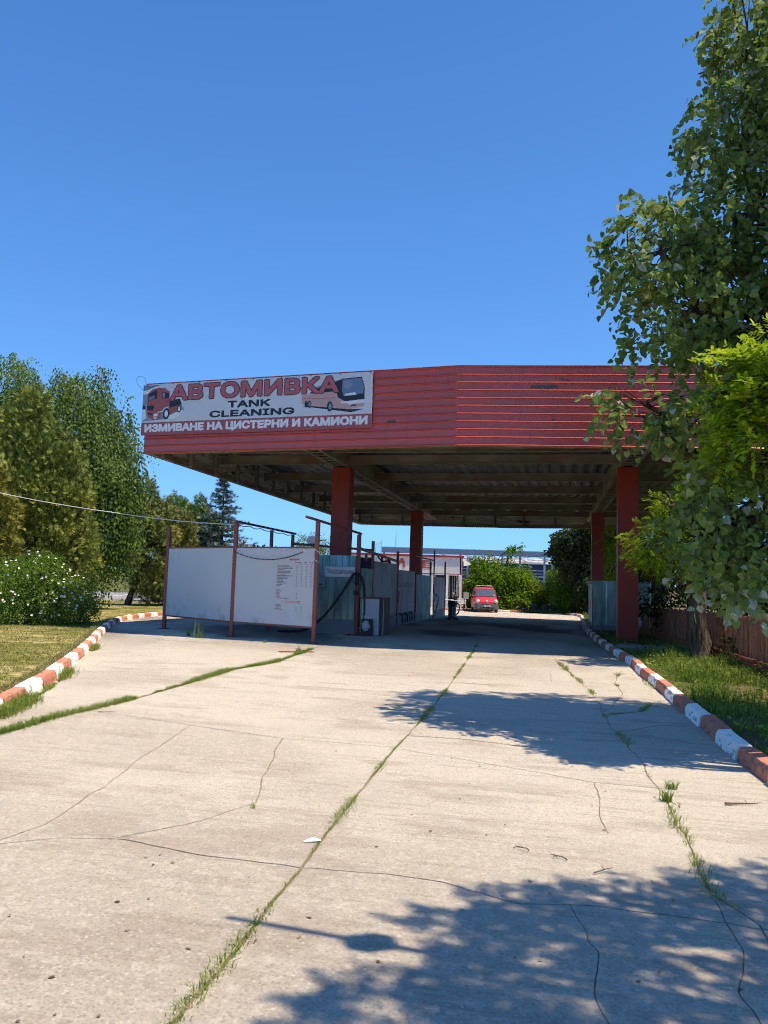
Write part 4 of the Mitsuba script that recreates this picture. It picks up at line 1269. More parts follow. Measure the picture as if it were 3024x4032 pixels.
# ------------------------------------------------------------------ red van
def van():
    t = thing('van', 'red small panel van with grey bumper and roof bars parked facing the camera', 'van')
    X = mat4((8.12, 59.5, float(zg(60))), -.03) @ np.diag([1.0, 1.0, 1.06, 1.0])
    ST = [(0.00, .34, .70, .50, .66, .72, .58), (0.06, .24, .82, .55, .76, .84, .70), (0.35, .22, .885, .58, .86, .98, .76), (0.80, .21, .905, .60, .98, 1.10, .77), (0.98, .21, .912, .60, 1.02, 1.25, .77), (1.42, .21, .915, .60, 1.06, 1.70, .73), (1.75, .21, .915, .60, 1.06, 1.81, .72), (3.0, .21, .915, .60, 1.06, 1.83, .72), (3.85, .24, .90, .60, 1.05, 1.80, .71), (4.02, .34, .84, .6, 1.0, 1.66, .64)]
    v = []
    for (y, zb, w, zm, zs, zt, wt) in ST:
        h = [(0, zb), (w * .80, zb), (w * .96, zb + .10), (w, zm), (w * .985, zs), (w * .95, zs + .05 * (zt - zs)), (wt + .03, zt - .10), (wt - .05, zt - .02), (0, zt)]
        full = h + [(-a, b) for a, b in h[-2:0:-1]]
        v += [(a, y, b) for a, b in full]
    m = 16
    f = []
    for i in range(len(ST) - 1):
        for j in range(m):
            k = (j + 1) % m
            f += [[i * m + j, i * m + k, (i + 1) * m + k], [i * m + j, (i + 1) * m + k, (i + 1) * m + j]]
    for e in (0, len(ST) - 1):
        c = [e * m + j for j in range(m)]
        for j in range(1, m - 1):
            f.append([c[0], c[j], c[j + 1]])
    me = trimesh.Trimesh(np.array(v), np.array(f), process=True)
    me.fix_normals()
    me = moved(me, X)
    part(t, 'body', me, 'van_red', smooth=38)
    n = 7
    g = []
    for s in np.linspace(0, 1, 5):
        for q in np.linspace(-1, 1, n):
            w = .80 + (.70 - .80) * s
            y = .86 + (1.42 - .86) * s + .03 * q * q - .03
            z = 1.14 + (1.68 - 1.14) * s - .01 * q * q * (1 - s) + .03
            g.append((q * w, y, z))
    F = [[i * n + j, i * n + j + 1, (i + 1) * n + j + 1, (i + 1) * n + j] for i in range(4) for j in range(n - 1)]
    part(t, 'windscreen', moved(trimesh.Trimesh(np.array(g), np.vstack([np.array(F)[:, [0, 1, 2]], np.array(F)[:, [0, 2, 3]]]), process=False), X), 'van_glass', smooth=True)
    part(t, 'sticker', moved(cbox(.10, .01, .12, (.64, .845, 1.25)), X), 'white_paint')
    part(t, 'mirror_mount', moved(cbox(.13, .03, .04, (.02, 1.36, 1.63)), X), 'white_paint')
    for s in (-1, 1):
        part(t, 'wiper', moved(tube([(s * .1, .845, 1.13), (s * .35 - .1, .86, 1.15), (s * .55 - .1, .87, 1.16)], .010, 5), X), 'black_plastic')
        part(t, 'side_window', moved(cbox(.01, .75, .38, (s * .845, 1.75, 1.32)), X), 'van_glass')
    bm = trimesh.convex.convex_hull(np.array([(a * x, y, z) for a in (-1, 1) for x, y, z in [(.72, -.05, .26), (.72, -.05, .54), (.90, .16, .24), (.915, .16, .58), (.915, .5, .24), (.915, .5, .58), (.5, -.08, .30), (.5, -.08, .50), (.80, .0, .66), (.5, -.02, .66)]]))
    bm = trimesh.intersections.slice_mesh_plane(bm, (0, -1, 0), (0, .38, 0))
    part(t, 'bumper', moved(bm, X), 'grey_plastic', smooth=20)
    part(t, 'grille', moved(cbox(1.0, .03, .10, (0, -.078, .36), .01), X), 'black_plastic')
    part(t, 'grille', moved(cbox(.9, .03, .05, (0, -.055, .585), .01), X), 'black_plastic')
    pl = part(t, 'number_plate', moved(cbox(.50, .012, .11, (.02, -.10, .475), .003), X), 'white_paint')
    for k, w in enumerate((.05, .02, .045, .045, .045, .045, .03)):
        part(pl, 'character', moved(cbox(w, .003, .07, (-.17 + k * .062, -.108, .475)), X), 'ink_price')
    em = trimesh.creation.icosphere(1, 1.0)
    part(t, 'badge', moved(em, X @ mat4((0, -.005, .785), R=np.diag([.055, .02, .075]))), 'chrome')
    for s in (-1, 1):
        ic = trimesh.creation.icosphere(3, 1.0)
        lamp = moved(ic, X @ mat4((s * .68, .12, .80), R=np.array([[.15, .05 * s, 0], [-.09 * s, .16, .02], [0, -.05, .15]])))
        part(t, 'headlight', lamp, 'lamp_glass', smooth=True)
        part(t, 'fog_light', moved(cbox(.14, .03, .09, (s * .68, -.03, .38), .02), X), 'black_plastic')
        part(t, 'mirror', moved(cbox(.20, .14, .20, (s * 1.03, .98, 1.12), .05), X), 'black_plastic', smooth=40)
        part(t, 'roof_rail', moved(tube([(s * .60, 1.65, 1.83), (s * .60, 1.75, 1.90), (s * .60, 3.5, 1.90), (s * .60, 3.6, 1.82)], .022, 6), X), 'chrome')
        for y in (.78, 3.25):
            c = trimesh.creation.cylinder(.32, .20, sections=28)
            c.apply_transform(trimesh.transformations.rotation_matrix(math.pi / 2, (0, 1, 0)))
            wk = part(t, 'wheel', moved(c, X @ mat4((s * .80, y, .32))), 'tyre_rubber', smooth=40)
            c2 = trimesh.creation.cylinder(.19, .21, sections=20)
            c2.apply_transform(trimesh.transformations.rotation_matrix(math.pi / 2, (0, 1, 0)))
            part(wk, 'rim', moved(c2, X @ mat4((s * .80, y, .32))), 'chrome', smooth=40)
    part(t, 'roof_bar', moved(cbox(1.16, .06, .04, (0, 1.85, 1.93), .01), X), 'white_paint')
    part(t, 'roof_bar', moved(cbox(1.16, .06, .04, (0, 3.1, 1.93), .01), X), 'white_paint')
    part(t, 'antenna', moved(tube([(0, 1.5, 1.74), (0, 1.62, 2.0)], .006, 5), X), 'black_plastic')


van()

# ------------------------------------------------------------------ kiosk, its furniture and people
KX0, KX1, KY, KZ = -2.9, 6.72, 65.0, float(zg(64.5)) + .12
plat = thing('platform', 'concrete platform in front of the kiosk', kind='structure')
part(plat, 'slab', bbox(-8, 8.6, 63.55, 75, KZ - .5, KZ, .01), 'concrete')
ki = thing('kiosk', 'white kiosk building with red roof edge and a glazed front corner', 'building')
for k, x in enumerate(np.arange(KX0, KX1 - .4, 1.18)):
    x1 = min(x + 1.165, KX1)
    part(ki, 'cladding_panel', bbox(x, x1, KY - .05, KY, 2.58, 3.95, .004), 'wall_white')
for k, x in enumerate(np.arange(KX0, 4.3, 1.18)):
    part(ki, 'wall_panel', bbox(x, min(x + 1.165, 4.38), KY - .05, KY, KZ, 2.52, .004), 'wall_white')
part(ki, 'wall', cat(bbox(KX0, KX0 + .1, KY + .01, KY + 6, KZ, 3.96), bbox(KX0, KX1, KY + 5.9, KY + 6, KZ, 3.96), bbox(KX1 - .08, KX1, KY + .01, KY + 5.9, 2.58, 3.96), bbox(KX1 - .08, KX1, KY + 2.5, KY + 5.9, KZ, 2.58)), 'wall_white')
part(ki, 'roof', bbox(KX0 - .1, KX1 + .1, KY - .1, KY + 6.1, 3.965, 4.0), 'wall_white')
part(ki, 'roof_edge', bbox(KX0 - .14, KX1 + .14, KY - .16, KY - .06, 3.96, 4.12), 'trim_red')
part(ki, 'roof_edge', bbox(KX1 + .05, KX1 + .14, KY - .055, KY + 6.1, 3.96, 4.12), 'trim_red')
part(ki, 'lintel_strip', bbox(KX0, KX1 + .02, KY - .07, KY - .052, 2.525, 2.575), 'trim_red')
part(ki, 'corner_strip', bbox(KX1 + .003, KX1 + .05, KY - .06, KY + .0, KZ, 3.955), 'ink_truck_red')
part(ki, 'back_room', cat(bbox(4.3, KX1 - .1, KY + 3.0, KY + 3.05, KZ, 2.55), bbox(4.38, 4.43, KY + .1, KY + 3.0, KZ, 2.55), bbox(KX1 - .13, KX1 - .09, KY + 2.5, KY + 3, KZ, 2.55)), 'dark_inside')
part(ki, 'ceiling', bbox(4.43, KX1 - .1, KY + .05, KY + 3.0, 2.56, 2.6), 'dark_inside')
part(ki, 'floor', bbox(4.43, KX1, KY, KY + 3.0, KZ, KZ + .02), 'kiosk_floor')
door = part(ki, 'door_frame', cat(bbox(4.40, 4.47, KY - .06, KY + .02, KZ, 2.50), bbox(5.40, 5.60, KY - .06, KY + .02, KZ, 2.45), bbox(6.50, KX1, KY - .06, KY + .02, KZ, 2.45), bbox(4.47, KX1, KY - .062, KY + .02, 2.45, 2.52)), 'frame_white')
part(ki, 'pane', bbox(5.6, 6.5, KY - .02, KY - .019, KZ + .05, 2.45), 'pane')
part(ki, 'pane', bbox(4.47, 5.4, KY - .02, KY - .019, KZ + .05, 2.45), 'pane')
part(ki, 'pane', bbox(KX1 - .04, KX1 - .039, KY + .05, KY + 2.4, KZ + .4, 2.4), 'pane')
part(ki, 'door_rail', bbox(5.6, 6.5, KY - .05, KY + .01, KZ, KZ + .12), 'frame_white')
for x, w in ((5.98, .03), (6.12, .05), (6.3, .06), (6.42, .05), (5.72, .04)):
    part(ki, 'blind_strip', bbox(x, x + w, KY + .5, KY + .52, KZ + .9, 2.42), 'curtain')
sx = lambda x0, x1, z0, z1: bbox(x0, x1, KY - .075, KY - .058, z0, z1)
sq = part(ki, 'square_sign', sx(3.32, 4.12, 2.98, 3.66), 'sign_red')
for z in (3.13, 3.30, 3.47):
    part(sq, 'white_line', bbox(3.62, 4.0, KY - .08, KY - .0755, z, z + .05), 'white_paint')
part(ki, 'cut_out_sign', on_plane(extrude(Polygon([(0, 0), (.10, 0), (.14, .28), (.36, .28), (.40, 0), (.62, 0), (.54, .44), (.60, .50), (.46, .54), (.40, .74), (.20, .74), (.12, .54), (-.02, .48)]), .02), (1.33, KY - .055, 3.02), (1, 0, 0)), 'sign_red')
part(ki, 'square_sign', sx(.18, .70, 3.2, 3.64), 'sign_red')
aw = thing('awning', 'small pale awning on the far right edge of the kiosk roof', 'awning')
part(aw, 'canvas', trimesh.Trimesh(*[np.array([(KX1 + .15, KY + .2, 3.85), (KX1 + 1.5, KY + 3.5, 3.80), (KX1 + 1.5, KY + 4.0, 3.55), (KX1 + .15, KY + .2, 3.25)]), np.array([[0, 1, 2], [0, 2, 3]])], process=False), 'curtain')


def hull_body(joints, bones, refine=.05):
    """One continuous figure from tapered bones."""
    parts_ = []
    for a_, b_ in bones:
        (pa, ra), (pb, rb) = joints[a_], joints[b_]
        sa = m3.Manifold.sphere(ra, 12).translate(tuple(pa))
        sb = m3.Manifold.sphere(rb, 12).translate(tuple(pb))
        parts_.append(m3.Manifold.batch_hull([sa, sb]))
    m = m3.Manifold.batch_boolean(parts_, m3.OpType.Add).refine_to_length(refine).to_mesh()
    t = trimesh.Trimesh(m.vert_properties[:, :3], m.tri_verts, process=True)
    trimesh.smoothing.filter_taubin(t, iterations=8)
    return t


def seated_person(name, label, X, cloth, look=0.0):
    key = thing(name, label, 'person')
    J = {'hip': ((0, 0, .52), .15), 'waist': ((0, .02, .68), .14), 'chest': ((0, .05, .92), .165), 'neck': ((0, .03, 1.10), .06), 'head': ((0, -.01, 1.22), .095), 'crown': ((0, .02, 1.28), .09), 'jaw': ((0, -.05, 1.17), .055), 'nose': ((0, -.115, 1.22), .016)}
    B = [('hip', 'waist'), ('waist', 'chest'), ('chest', 'neck'), ('neck', 'head'), ('head', 'crown'), ('head', 'jaw'), ('head', 'nose')]
    for s, n_ in ((-1, 'l'), (1, 'r')):
        J |= {n_ + 'sh': ((s * .20, .05, 1.02), .065), n_ + 'el': ((s * .27, -.04, .76), .048), n_ + 'wr': ((s * .15, -.27, .70), .032), n_ + 'pa': ((s * .11, -.34, .70), .035), n_ + 'hp': ((s * .10, -.02, .50), .095), n_ + 'kn': ((s * .13, -.42, .50), .065), n_ + 'an': ((s * .13, -.44, .10), .045), n_ + 'to': ((s * .14, -.60, .05), .04), n_ + 'ear': ((s * .095, .0, 1.22), .018)}
        B += [('chest', n_ + 'sh'), (n_ + 'sh', n_ + 'el'), (n_ + 'el', n_ + 'wr'), (n_ + 'wr', n_ + 'pa'), ('hip', n_ + 'hp'), (n_ + 'hp', n_ + 'kn'), (n_ + 'kn', n_ + 'an'), (n_ + 'an', n_ + 'to'), ('head', n_ + 'ear')]
        for q, (dx, ln) in enumerate([(-.028, .075), (-.010, .09), (.010, .085), (.027, .065)]):
            J[f'{n_}f{q}a'] = ((s * (.10 - dx), -.37, .70), .011)
            J[f'{n_}f{q}b'] = ((s * (.09 - dx), -.37 - ln, .675), .009)
            B += [(n_ + 'pa', f'{n_}f{q}a'), (f'{n_}f{q}a', f'{n_}f{q}b')]
        J[n_ + 'th'] = ((s * .05, -.35, .71), .011)
        B += [(n_ + 'pa', n_ + 'th')]
    t = hull_body(J, B)
    part(key, 'body', moved(t, X), 'skin', smooth=True)
    up = {k: (p_, r_ + .012) for k, (p_, r_) in J.items()}
    shirt = hull_body(up, [b for b in B if set(b) <= {'hip', 'waist', 'chest', 'lsh', 'lel', 'lwr', 'rsh', 'rel', 'rwr'}])
    part(key, 'shirt', moved(shirt, X), cloth, smooth=True)
    tr_ = hull_body(up, [b for b in B if set(b) <= {'hip', 'lhp', 'lkn', 'lan', 'rhp', 'rkn', 'ran', 'lto', 'rto'}])
    part(key, 'trousers', moved(tr_, X), 'cloth_dark', smooth=True)
    hr = hull_body({'a': ((0, .03, 1.27), .098), 'b': ((0, .06, 1.20), .085)}, [('a', 'b')])
    part(key, 'hair', moved(hr, X), 'hair', smooth=True)


seated_person('person', 'person in dark clothes sitting behind the kiosk glass', mat4((6.05, KY + .75, KZ - .02), .45), 'cloth_dark')


def chair(label, x, y, yaw, group='white plastic chairs outside the kiosk', mat='white_paint'):
    t = thing('plastic_chair', label, 'chair', group)
    X = mat4((x, y, KZ), yaw)
    part(t, 'seat', moved(cbox(.46, .44, .03, (0, 0, .43), .012), X), mat)
    part(t, 'backrest', moved(cbox(.46, .035, .42, (0, .22, .66), .015), X), mat)
    for sx_ in (-1, 1):
        part(t, 'armrest', moved(tube(curve([(sx_ * .25, .22, .68), (sx_ * .26, .0, .67), (sx_ * .26, -.18, .64), (sx_ * .25, -.24, .52), (sx_ * .25, -.24, .0)], 14), .022, 6), X), mat)
        part(t, 'leg', moved(beam((sx_ * .22, .20, .42), (sx_ * .25, .28, 0), .04, .04), X), mat)


tb = thing('table', 'white plastic garden table in front of the kiosk door', 'table')
tz = KZ
part(tb, 'top', cbox(1.15, .8, .035, (5.42, 63.98, tz + .72), .012), 'white_paint')
for a_ in (-1, 1):
    for b_ in (-1, 1):
        part(tb, 'leg', beam((5.42 + a_ * .45, 63.98 + b_ * .3, tz + .70), (5.42 + a_ * .5, 63.98 + b_ * .34, tz), .05, .05), 'white_paint')
chair('white plastic armchair right of the table, next to it', 6.2, 64.1, -1.3)
chair('white plastic armchair at the right end by the kiosk corner', 6.72, 64.3, -.5)
chair('white plastic armchair left of the table', 4.6, 64.0, 1.5)
t = thing('office_chair', 'dark chair with tall back behind the garden table', 'chair')
part(t, 'backrest', cbox(.42, .08, .62, (6.18, 64.75, KZ + .80), .03), 'black_plastic')
part(t, 'seat', cbox(.46, .44, .07, (6.18, 64.55, KZ + .46), .03), 'black_plastic')
part(t, 'stem', tube([(6.18, 64.58, KZ + .42), (6.18, 64.58, KZ + .08)], .03, 8), 'black_plastic')
for a_ in range(5):
    part(t, 'foot', beam((6.18, 64.58, KZ + .08), (6.18 + .26 * math.cos(a_ * 1.2566), 64.58 + .26 * math.sin(a_ * 1.2566), KZ + .02), .04, .03), 'black_plastic')
st = thing('notice_stand', 'grey board on two dark legs at the right of the kiosk', 'stand')
sz = float(zg(63))
part(st, 'board', moved(cbox(.42, .06, .54, (0, 0, 1.22), .01), mat4((6.92, 63.2, sz), .06)), 'lamp_grey')
part(st, 'leg', beam((6.98, 63.23, sz + .96), (6.98, 63.23, sz), .06, .04), 'black_plastic')
part(st, 'leg', beam((6.80, 63.23, sz + .96), (6.72, 63.23, sz), .05, .04), 'black_plastic')
part(st, 'brace', beam((6.96, 63.2, sz + .55), (6.55, 63.0, sz + .02), .03, .03), 'black_plastic')

# wet vacuum cleaner at the end of the bay row
vc = thing('vacuum_cleaner', 'black upright wet vacuum cleaner on wheels at the end of the bay row', 'vacuum cleaner')
VX = mat4((3.78, 41.2, float(zg(41.2))), .2) @ np.diag([1.12, 1.12, 1.25, 1.0])
pr = np.array([(0, .10), (.17, .10), (.185, .14), (.185, .52), (.19, .56), (.17, .60), (0, .60)])
part(vc, 'tank', moved(trimesh.creation.revolve(pr, sections=28), VX), 'grey_plastic', smooth=35)
pr = np.array([(0, .60), (.19, .60), (.215, .63), (.20, .72), (.12, .80), (0, .82)])
part(vc, 'motor_head', moved(trimesh.creation.revolve(pr, sections=28), VX), 'black_plastic', smooth=35)
part(vc, 'handle', moved(tube(curve([(-.14, 0, .74), (-.10, 0, .90), (.10, 0, .90), (.14, 0, .74)], 14), .02, 7), VX), 'black_plastic')
part(vc, 'hose', moved(tube(curve([(.16, -.08, .70), (.30, -.10, .66), (.33, -.08, .48), (.30, 0, .30), (.20, .04, .22)], 24), .03, 8), VX), 'rubber', smooth=True)
part(vc, 'bucket_clip', moved(cbox(.05, .03, .14, (-.195, -.05, .58), .01), VX), 'chrome')
part(vc, 'tank_stripe', moved(cbox(.04, .01, .40, (-.04, -.188, .33)), VX), 'chrome')
part(vc, 'base', moved(cbox(.46, .44, .05, (0, 0, .085), .02), VX), 'black_plastic')
for a_ in (-1, 1):
    for b_ in (-1, 1):
        part(vc, 'caster', moved(trimesh.creation.icosphere(2, .045), VX @ mat4((a_ * .20, b_ * .18, .045))), 'black_plastic', smooth=True)

# ------------------------------------------------------------------ old tyres by the far bushes
tp = []
for a_ in np.linspace(0, 2 * math.pi, 13)[:-1]:
    tp.append((.235 + .085 * math.cos(a_) * (1.15 if abs(math.cos(a_)) > .5 else 1), .085 * np.clip(1.35 * math.sin(a_), -1, 1)))
tm = trimesh.creation.revolve(np.array(tp + tp[:1]), sections=26)
TYRE = mikit.ply(tm, smooth=40)
r = np.random.default_rng(2)


def tyre(x, y, z, label, group=None, tilt=(0, 0)):
    key = thing('tyre', label, 'tyre', group)
    R = trimesh.transformations.euler_matrix(tilt[0], tilt[1], r.random() * 6)
    R[:3, 3] = (x, y, z)
    scene[key] = {**TYRE, 'bsdf': {'type': 'ref', 'id': 'tyre_rubber'}, 'to_world': T((R).tolist())}


TY = 64.6
tz = float(zg(TY)) + .09
for sidx, (x, n_, side) in enumerate(((12.72, 4, 'left'), (13.62, 4, 'right'))):
    for k in range(n_):
        tyre(x + (r.random() - .5) * .07, TY - sidx * .3, tz + k * .17, f'black tyre, {("lowest", "second from the bottom", "third from the bottom", "topmost")[k]} of the {side} tyre stack by the bushes', 'old tyres by the far bushes')
tyre(10.75, TY + .3, tz, 'black tyre lying flat just right of the red van', 'old tyres by the far bushes')
tyre(11.3, TY + .1, tz + .12, 'black tyre leaning between the van and the tyre stacks', 'old tyres by the far bushes', (.9, .1))
tyre(12.05, TY + .4, tz, 'black tyre half hidden by leaves left of the tyre stacks', 'old tyres by the far bushes')
tyre(12.03, TY + .4, tz + .17, 'upper black tyre half hidden by leaves left of the tyre stacks', 'old tyres by the far bushes')
for k, x in enumerate((14.5, 15.2)):
    for q in range(4):
        tyre(x, TY + .2, tz + q * .17, f'dark shaded tyre, {("lowest", "second", "third", "topmost")[q]} of the {("first", "second")[k]} stack right of the lit stacks', 'old tyres by the far bushes')

# ------------------------------------------------------------------ steel frame hall behind
hall = thing('hall', 'dark blue metal hall with old pale roof behind the steel frame', 'building')
gz = float(zg(100))
for k in range(13):
    x = -8 + k * 4.2
    part(hall, 'wall_panel', bbox(x, x + 4.17, 126, 126.2, gz, 5.35, .01), 'hall_blue')
part(hall, 'roof', trimesh.Trimesh([(-9, 125.6, 5.42), (47.5, 125.6, 5.42), (47.5, 140, 6.75), (-9, 140, 6.75)], [[0, 1, 2], [0, 2, 3]], process=False), 'roof_old')
part(hall, 'gutter', bbox(-9, 47.5, 125.4, 125.9, 5.36, 5.46), 'wall_white')
part(hall, 'lamp', bbox(23.9, 24.4, 125.85, 125.98, 4.85, 5.05), 'white_paint')
part(hall, 'side_wall', bbox(-9.2, -9, 126, 140, gz, 5.4), 'hall_blue')
fr = thing('steel_frame', 'grey steel frame with a ribbed roof band standing before the blue hall', 'frame')
for k in range(9):
    part(fr, 'band_rib', bbox(-.16, 27.5, 109.9 - .05 * (k % 2), 110.0, 6.055 + k * .075, 6.055 + k * .075 + (.055 if k % 2 else .072)), 'frame_steel')
part(fr, 'band_back', bbox(-.16, 27.5, 110.01, 110.06, 6.05, 6.72), 'frame_steel')
part(fr, 'eaves_beam', bbox(-.16, 27.5, 109.95, 110.15, 5.90, 6.04), 'frame_steel')
for x, w, y in ((11.13, .28, 110.05), (12.83, .22, 116), (17.13, .28, 110.05), (18.9, .22, 116), (19.66, .26, 110.05), (23.17, .26, 110.05), (25.6, .22, 116), (27.3, .28, 110.05), (5.2, .28, 110.05), (0.2, .28, 110.05)):
    part(fr, 'column', bbox(x - w / 2, x + w / 2, y, y + .25, gz, 5.9), 'frame_steel')
for z, y, h in ((5.68, 116.5, .06), (5.39, 116.5, .05), (3.95, 109.98, .10), (3.62, 116.5, .08), (3.10, 109.98, .16), (2.53, 109.98, .09), (1.08, 109.98, .09)):
    part(fr, 'girt', bbox(9.5, 27.6, y - .06, y, z - h / 2, z + h / 2), 'frame_steel')
for x in (10, 13.5, 17, 20.5, 24, 27):
    part(fr, 'rafter', beam((x - 1.6, 110.3, 5.95), (x + 1.9, 118, 5.3), .12, .12), 'frame_steel')
ld = thing('roof_ladder', 'grey steel lattice ladder end at the left of the roof band', 'ladder')
lx = lambda x, z: (x, 110.2, z)
part(ld, 'stile', beam(lx(-1.1, 5.6), lx(-1.0, 7.0), .06, .06), 'frame_steel')
part(ld, 'stile', beam(lx(-.25, 5.7), lx(-.22, 7.6), .06, .06), 'frame_steel')
for k in range(6):
    part(ld, 'rung', beam(lx(-1.05, 5.75 + k * .25), lx(-.23, 6.05 + k * .3), .04, .04), 'frame_steel')
mast = thing('antenna_mast', 'thin aerial mast above the left end of the roof band', 'mast')
part(mast, 'pole', tube([(1.9, 112, -.5), (1.87, 112, 8.5)], .05, 6), 'frame_steel')
part(mast, 'tip', tube([(1.87, 112, 8.5), (1.87, 112, 9.1)], .02, 5), 'frame_steel')
shed = solo('low_roof', cat(bbox(-6.5, -.9, 108, 114, 5.25, 5.55), bbox(-6.3, -1.0, 108.2, 114, gz, 5.24)), 'hall_blue', 'dark flat roofed block left of the steel frame above the kiosk', 'building')

# ------------------------------------------------------------------ fence on the right
FA, FB = np.array([6.85, 10.0, 0]), np.array([10.35, 31.0, 0])
FDIR = (FB - FA) / np.linalg.norm(FB - FA)
FNRM = np.array([FDIR[1], -FDIR[0], 0])
FLEN = np.linalg.norm(FB - FA)
fence = thing('fence', 'weathered brown fence of narrow upright slats on a low brick base along the right verge', 'fence')
r = np.random.default_rng(8)
SLATS = [mikit.ply(cbox(.05 * w, .018, 1.0, (0, 0, .5), .004)) for w in (.7, 1.0, 1.25)]
FX = np.stack([FDIR, FNRM, [0, 0, 1.0]], 1)
ftop = lambda s: 1.30 - .010 * s
s = 0.0
k = 0
while s < FLEN - 2 and k < 285:
    w = (.035, .05, .062)[k % 3]
    p = FA + FDIR * (s + w / 2) + FNRM * (r.random() - .5) * .014
    h = ftop(s) - .30 + (r.random() - .6) * .05
    X = mat4((p[0], p[1], .32 + float(zg(p[1]))), R=FX @ trimesh.transformations.rotation_matrix((r.random() - .5) * .03, (0, 1, 0))[:3, :3])
    X[:3, 2] *= h
    part(fence, 'slat', SLATS[k % 3], 'slat_wood', xf=X)
    s += w + .012 + .012 * r.random() + (.03 if r.random() < .05 else 0)
    k += 1
rest = []
while s < FLEN:
    p = FA + FDIR * s
    rest.append(moved(cbox(.05, .018, ftop(s) - .30, (0, 0, .32 + (ftop(s) - .3) / 2)), mat4((p[0], p[1], float(zg(p[1]))), R=FX)))
    s += .068
if rest: part(fence, 'far_slats', cat(*rest), 'slat_wood', kind='stuff')
for s in np.arange(0.6, FLEN, 2.1):
    p = FA + FDIR * s + FNRM * .05
    part(fence, 'post', moved(cbox(.07, .06, ftop(s) + .05, (0, 0, (ftop(s) + .05) / 2), .006), mat4((p[0], p[1], float(zg(p[1]))), R=FX)), 'rust')
part(fence, 'rail', beam(FA + FNRM * .03 + [0, 0, ftop(0) - .03], FB + FNRM * .03 + [0, 0, ftop(FLEN) - .03 + float(zg(31))], .03, .04), 'rust')
part(fence, 'rail', beam(FA + FNRM * .03 + [0, 0, .5], FB + FNRM * .03 + [0, 0, .5 + float(zg(31))], .03, .04), 'rust')
bk = mikit.ply(cbox(.24, .12, .068, (0, 0, 0), .006))
for row in range(5):
    for q in range(36):
        s = q * .255 + (.127 if row % 2 else 0) + 2.2
        p = FA + FDIR * s - FNRM * (.085 + r.random() * .008)
        if row == 4 and (q * 7) % 5 == 0: continue
        part(fence, 'brick', bk, 'brick', xf=mat4((p[0], p[1], .03 + .077 * row), R=FX))
part(fence, 'footing', moved(bbox(0, FLEN, -.03, .10, -.1, .30), mat4(FA, R=FX)), 'brick')

# ------------------------------------------------------------------ trees and shrubs
LIND_C = [(.085, .15, .05), (.13, .21, .06), (.18, .27, .068), (.25, .34, .075), (.35, .43, .17), (.66, .70, .56)]
LINDEN = [(5.3, 10.5, 10.0, .79, .87, .95), (5.0, 10.2, 8.26, .92, .81, .71), (4.6, 10, 6.85, 1.0, .86, .66), (3.49, 9.7, 6.15, .70, .7, .64), (3.61, 9.6, 5.34, .78, .69, .55), (4.69, 10, 5.71, .9, .87, .84), (3.06, 9, 3.95, .52, .36, .24), (3.73, 9.2, 3.95, .58, .47, .30), (4.62, 9.6, 4.38, .42, .50, .36), (3.88, 8.5, 2.60, .56, .62, .68), (4.0, 8.4, 2.08, .5, .44, .34), (3.50, 8.6, 2.38, .28, .36, .36),
          (6.0, 9.5, 8.6, 1.3, 1.6, 1.5), (6.2, 9.2, 6.4, 1.5, 1.6, 1.4), (5.9, 9.0, 4.3, .9, 1.1, .9), (7.0, 9.8, 9.8, 1.4, 1.6, 1.3), (7.6, 9.4, 7.2, 1.5, 1.7, 1.5), (5.4, 8.3, 2.7, .8, .8, .6)]
lt = thing('linden_tree', 'large silver linden with heart shaped leaves overhanging the driveway at the right', 'tree')
limbs(lt, (6.9, 9.3, .05), (6.6, 9.4, 3.4), .23, LINDEN, 'bark', 31, 12)
CAM = np.array([0, 0, EYE])
_cf = np.stack([np.cross(_F, _UP), _UP, _F], 1)


def nearness(P):
    """Leaves the eye could see first: inside the picture's cone, nearest to the eye first (only for choosing which leaves stay single parts)."""
    d = np.linalg.norm(P - CAM, axis=1)
    return d + 100 * (P[:, 0] / P[:, 1] > .50)


leafy(lt, LINDEN, 6000, 9, .090, HEART, LIND_C, 41, twig_len=.34, droop=.75, carve=.385, freq=1.9, shell=.35, jitter=.7, pale=.07, split=290, order=nearness)

ROB_C = [(.17, .29, .02), (.28, .42, .026), (.42, .55, .034), (.62, .70, .06)]


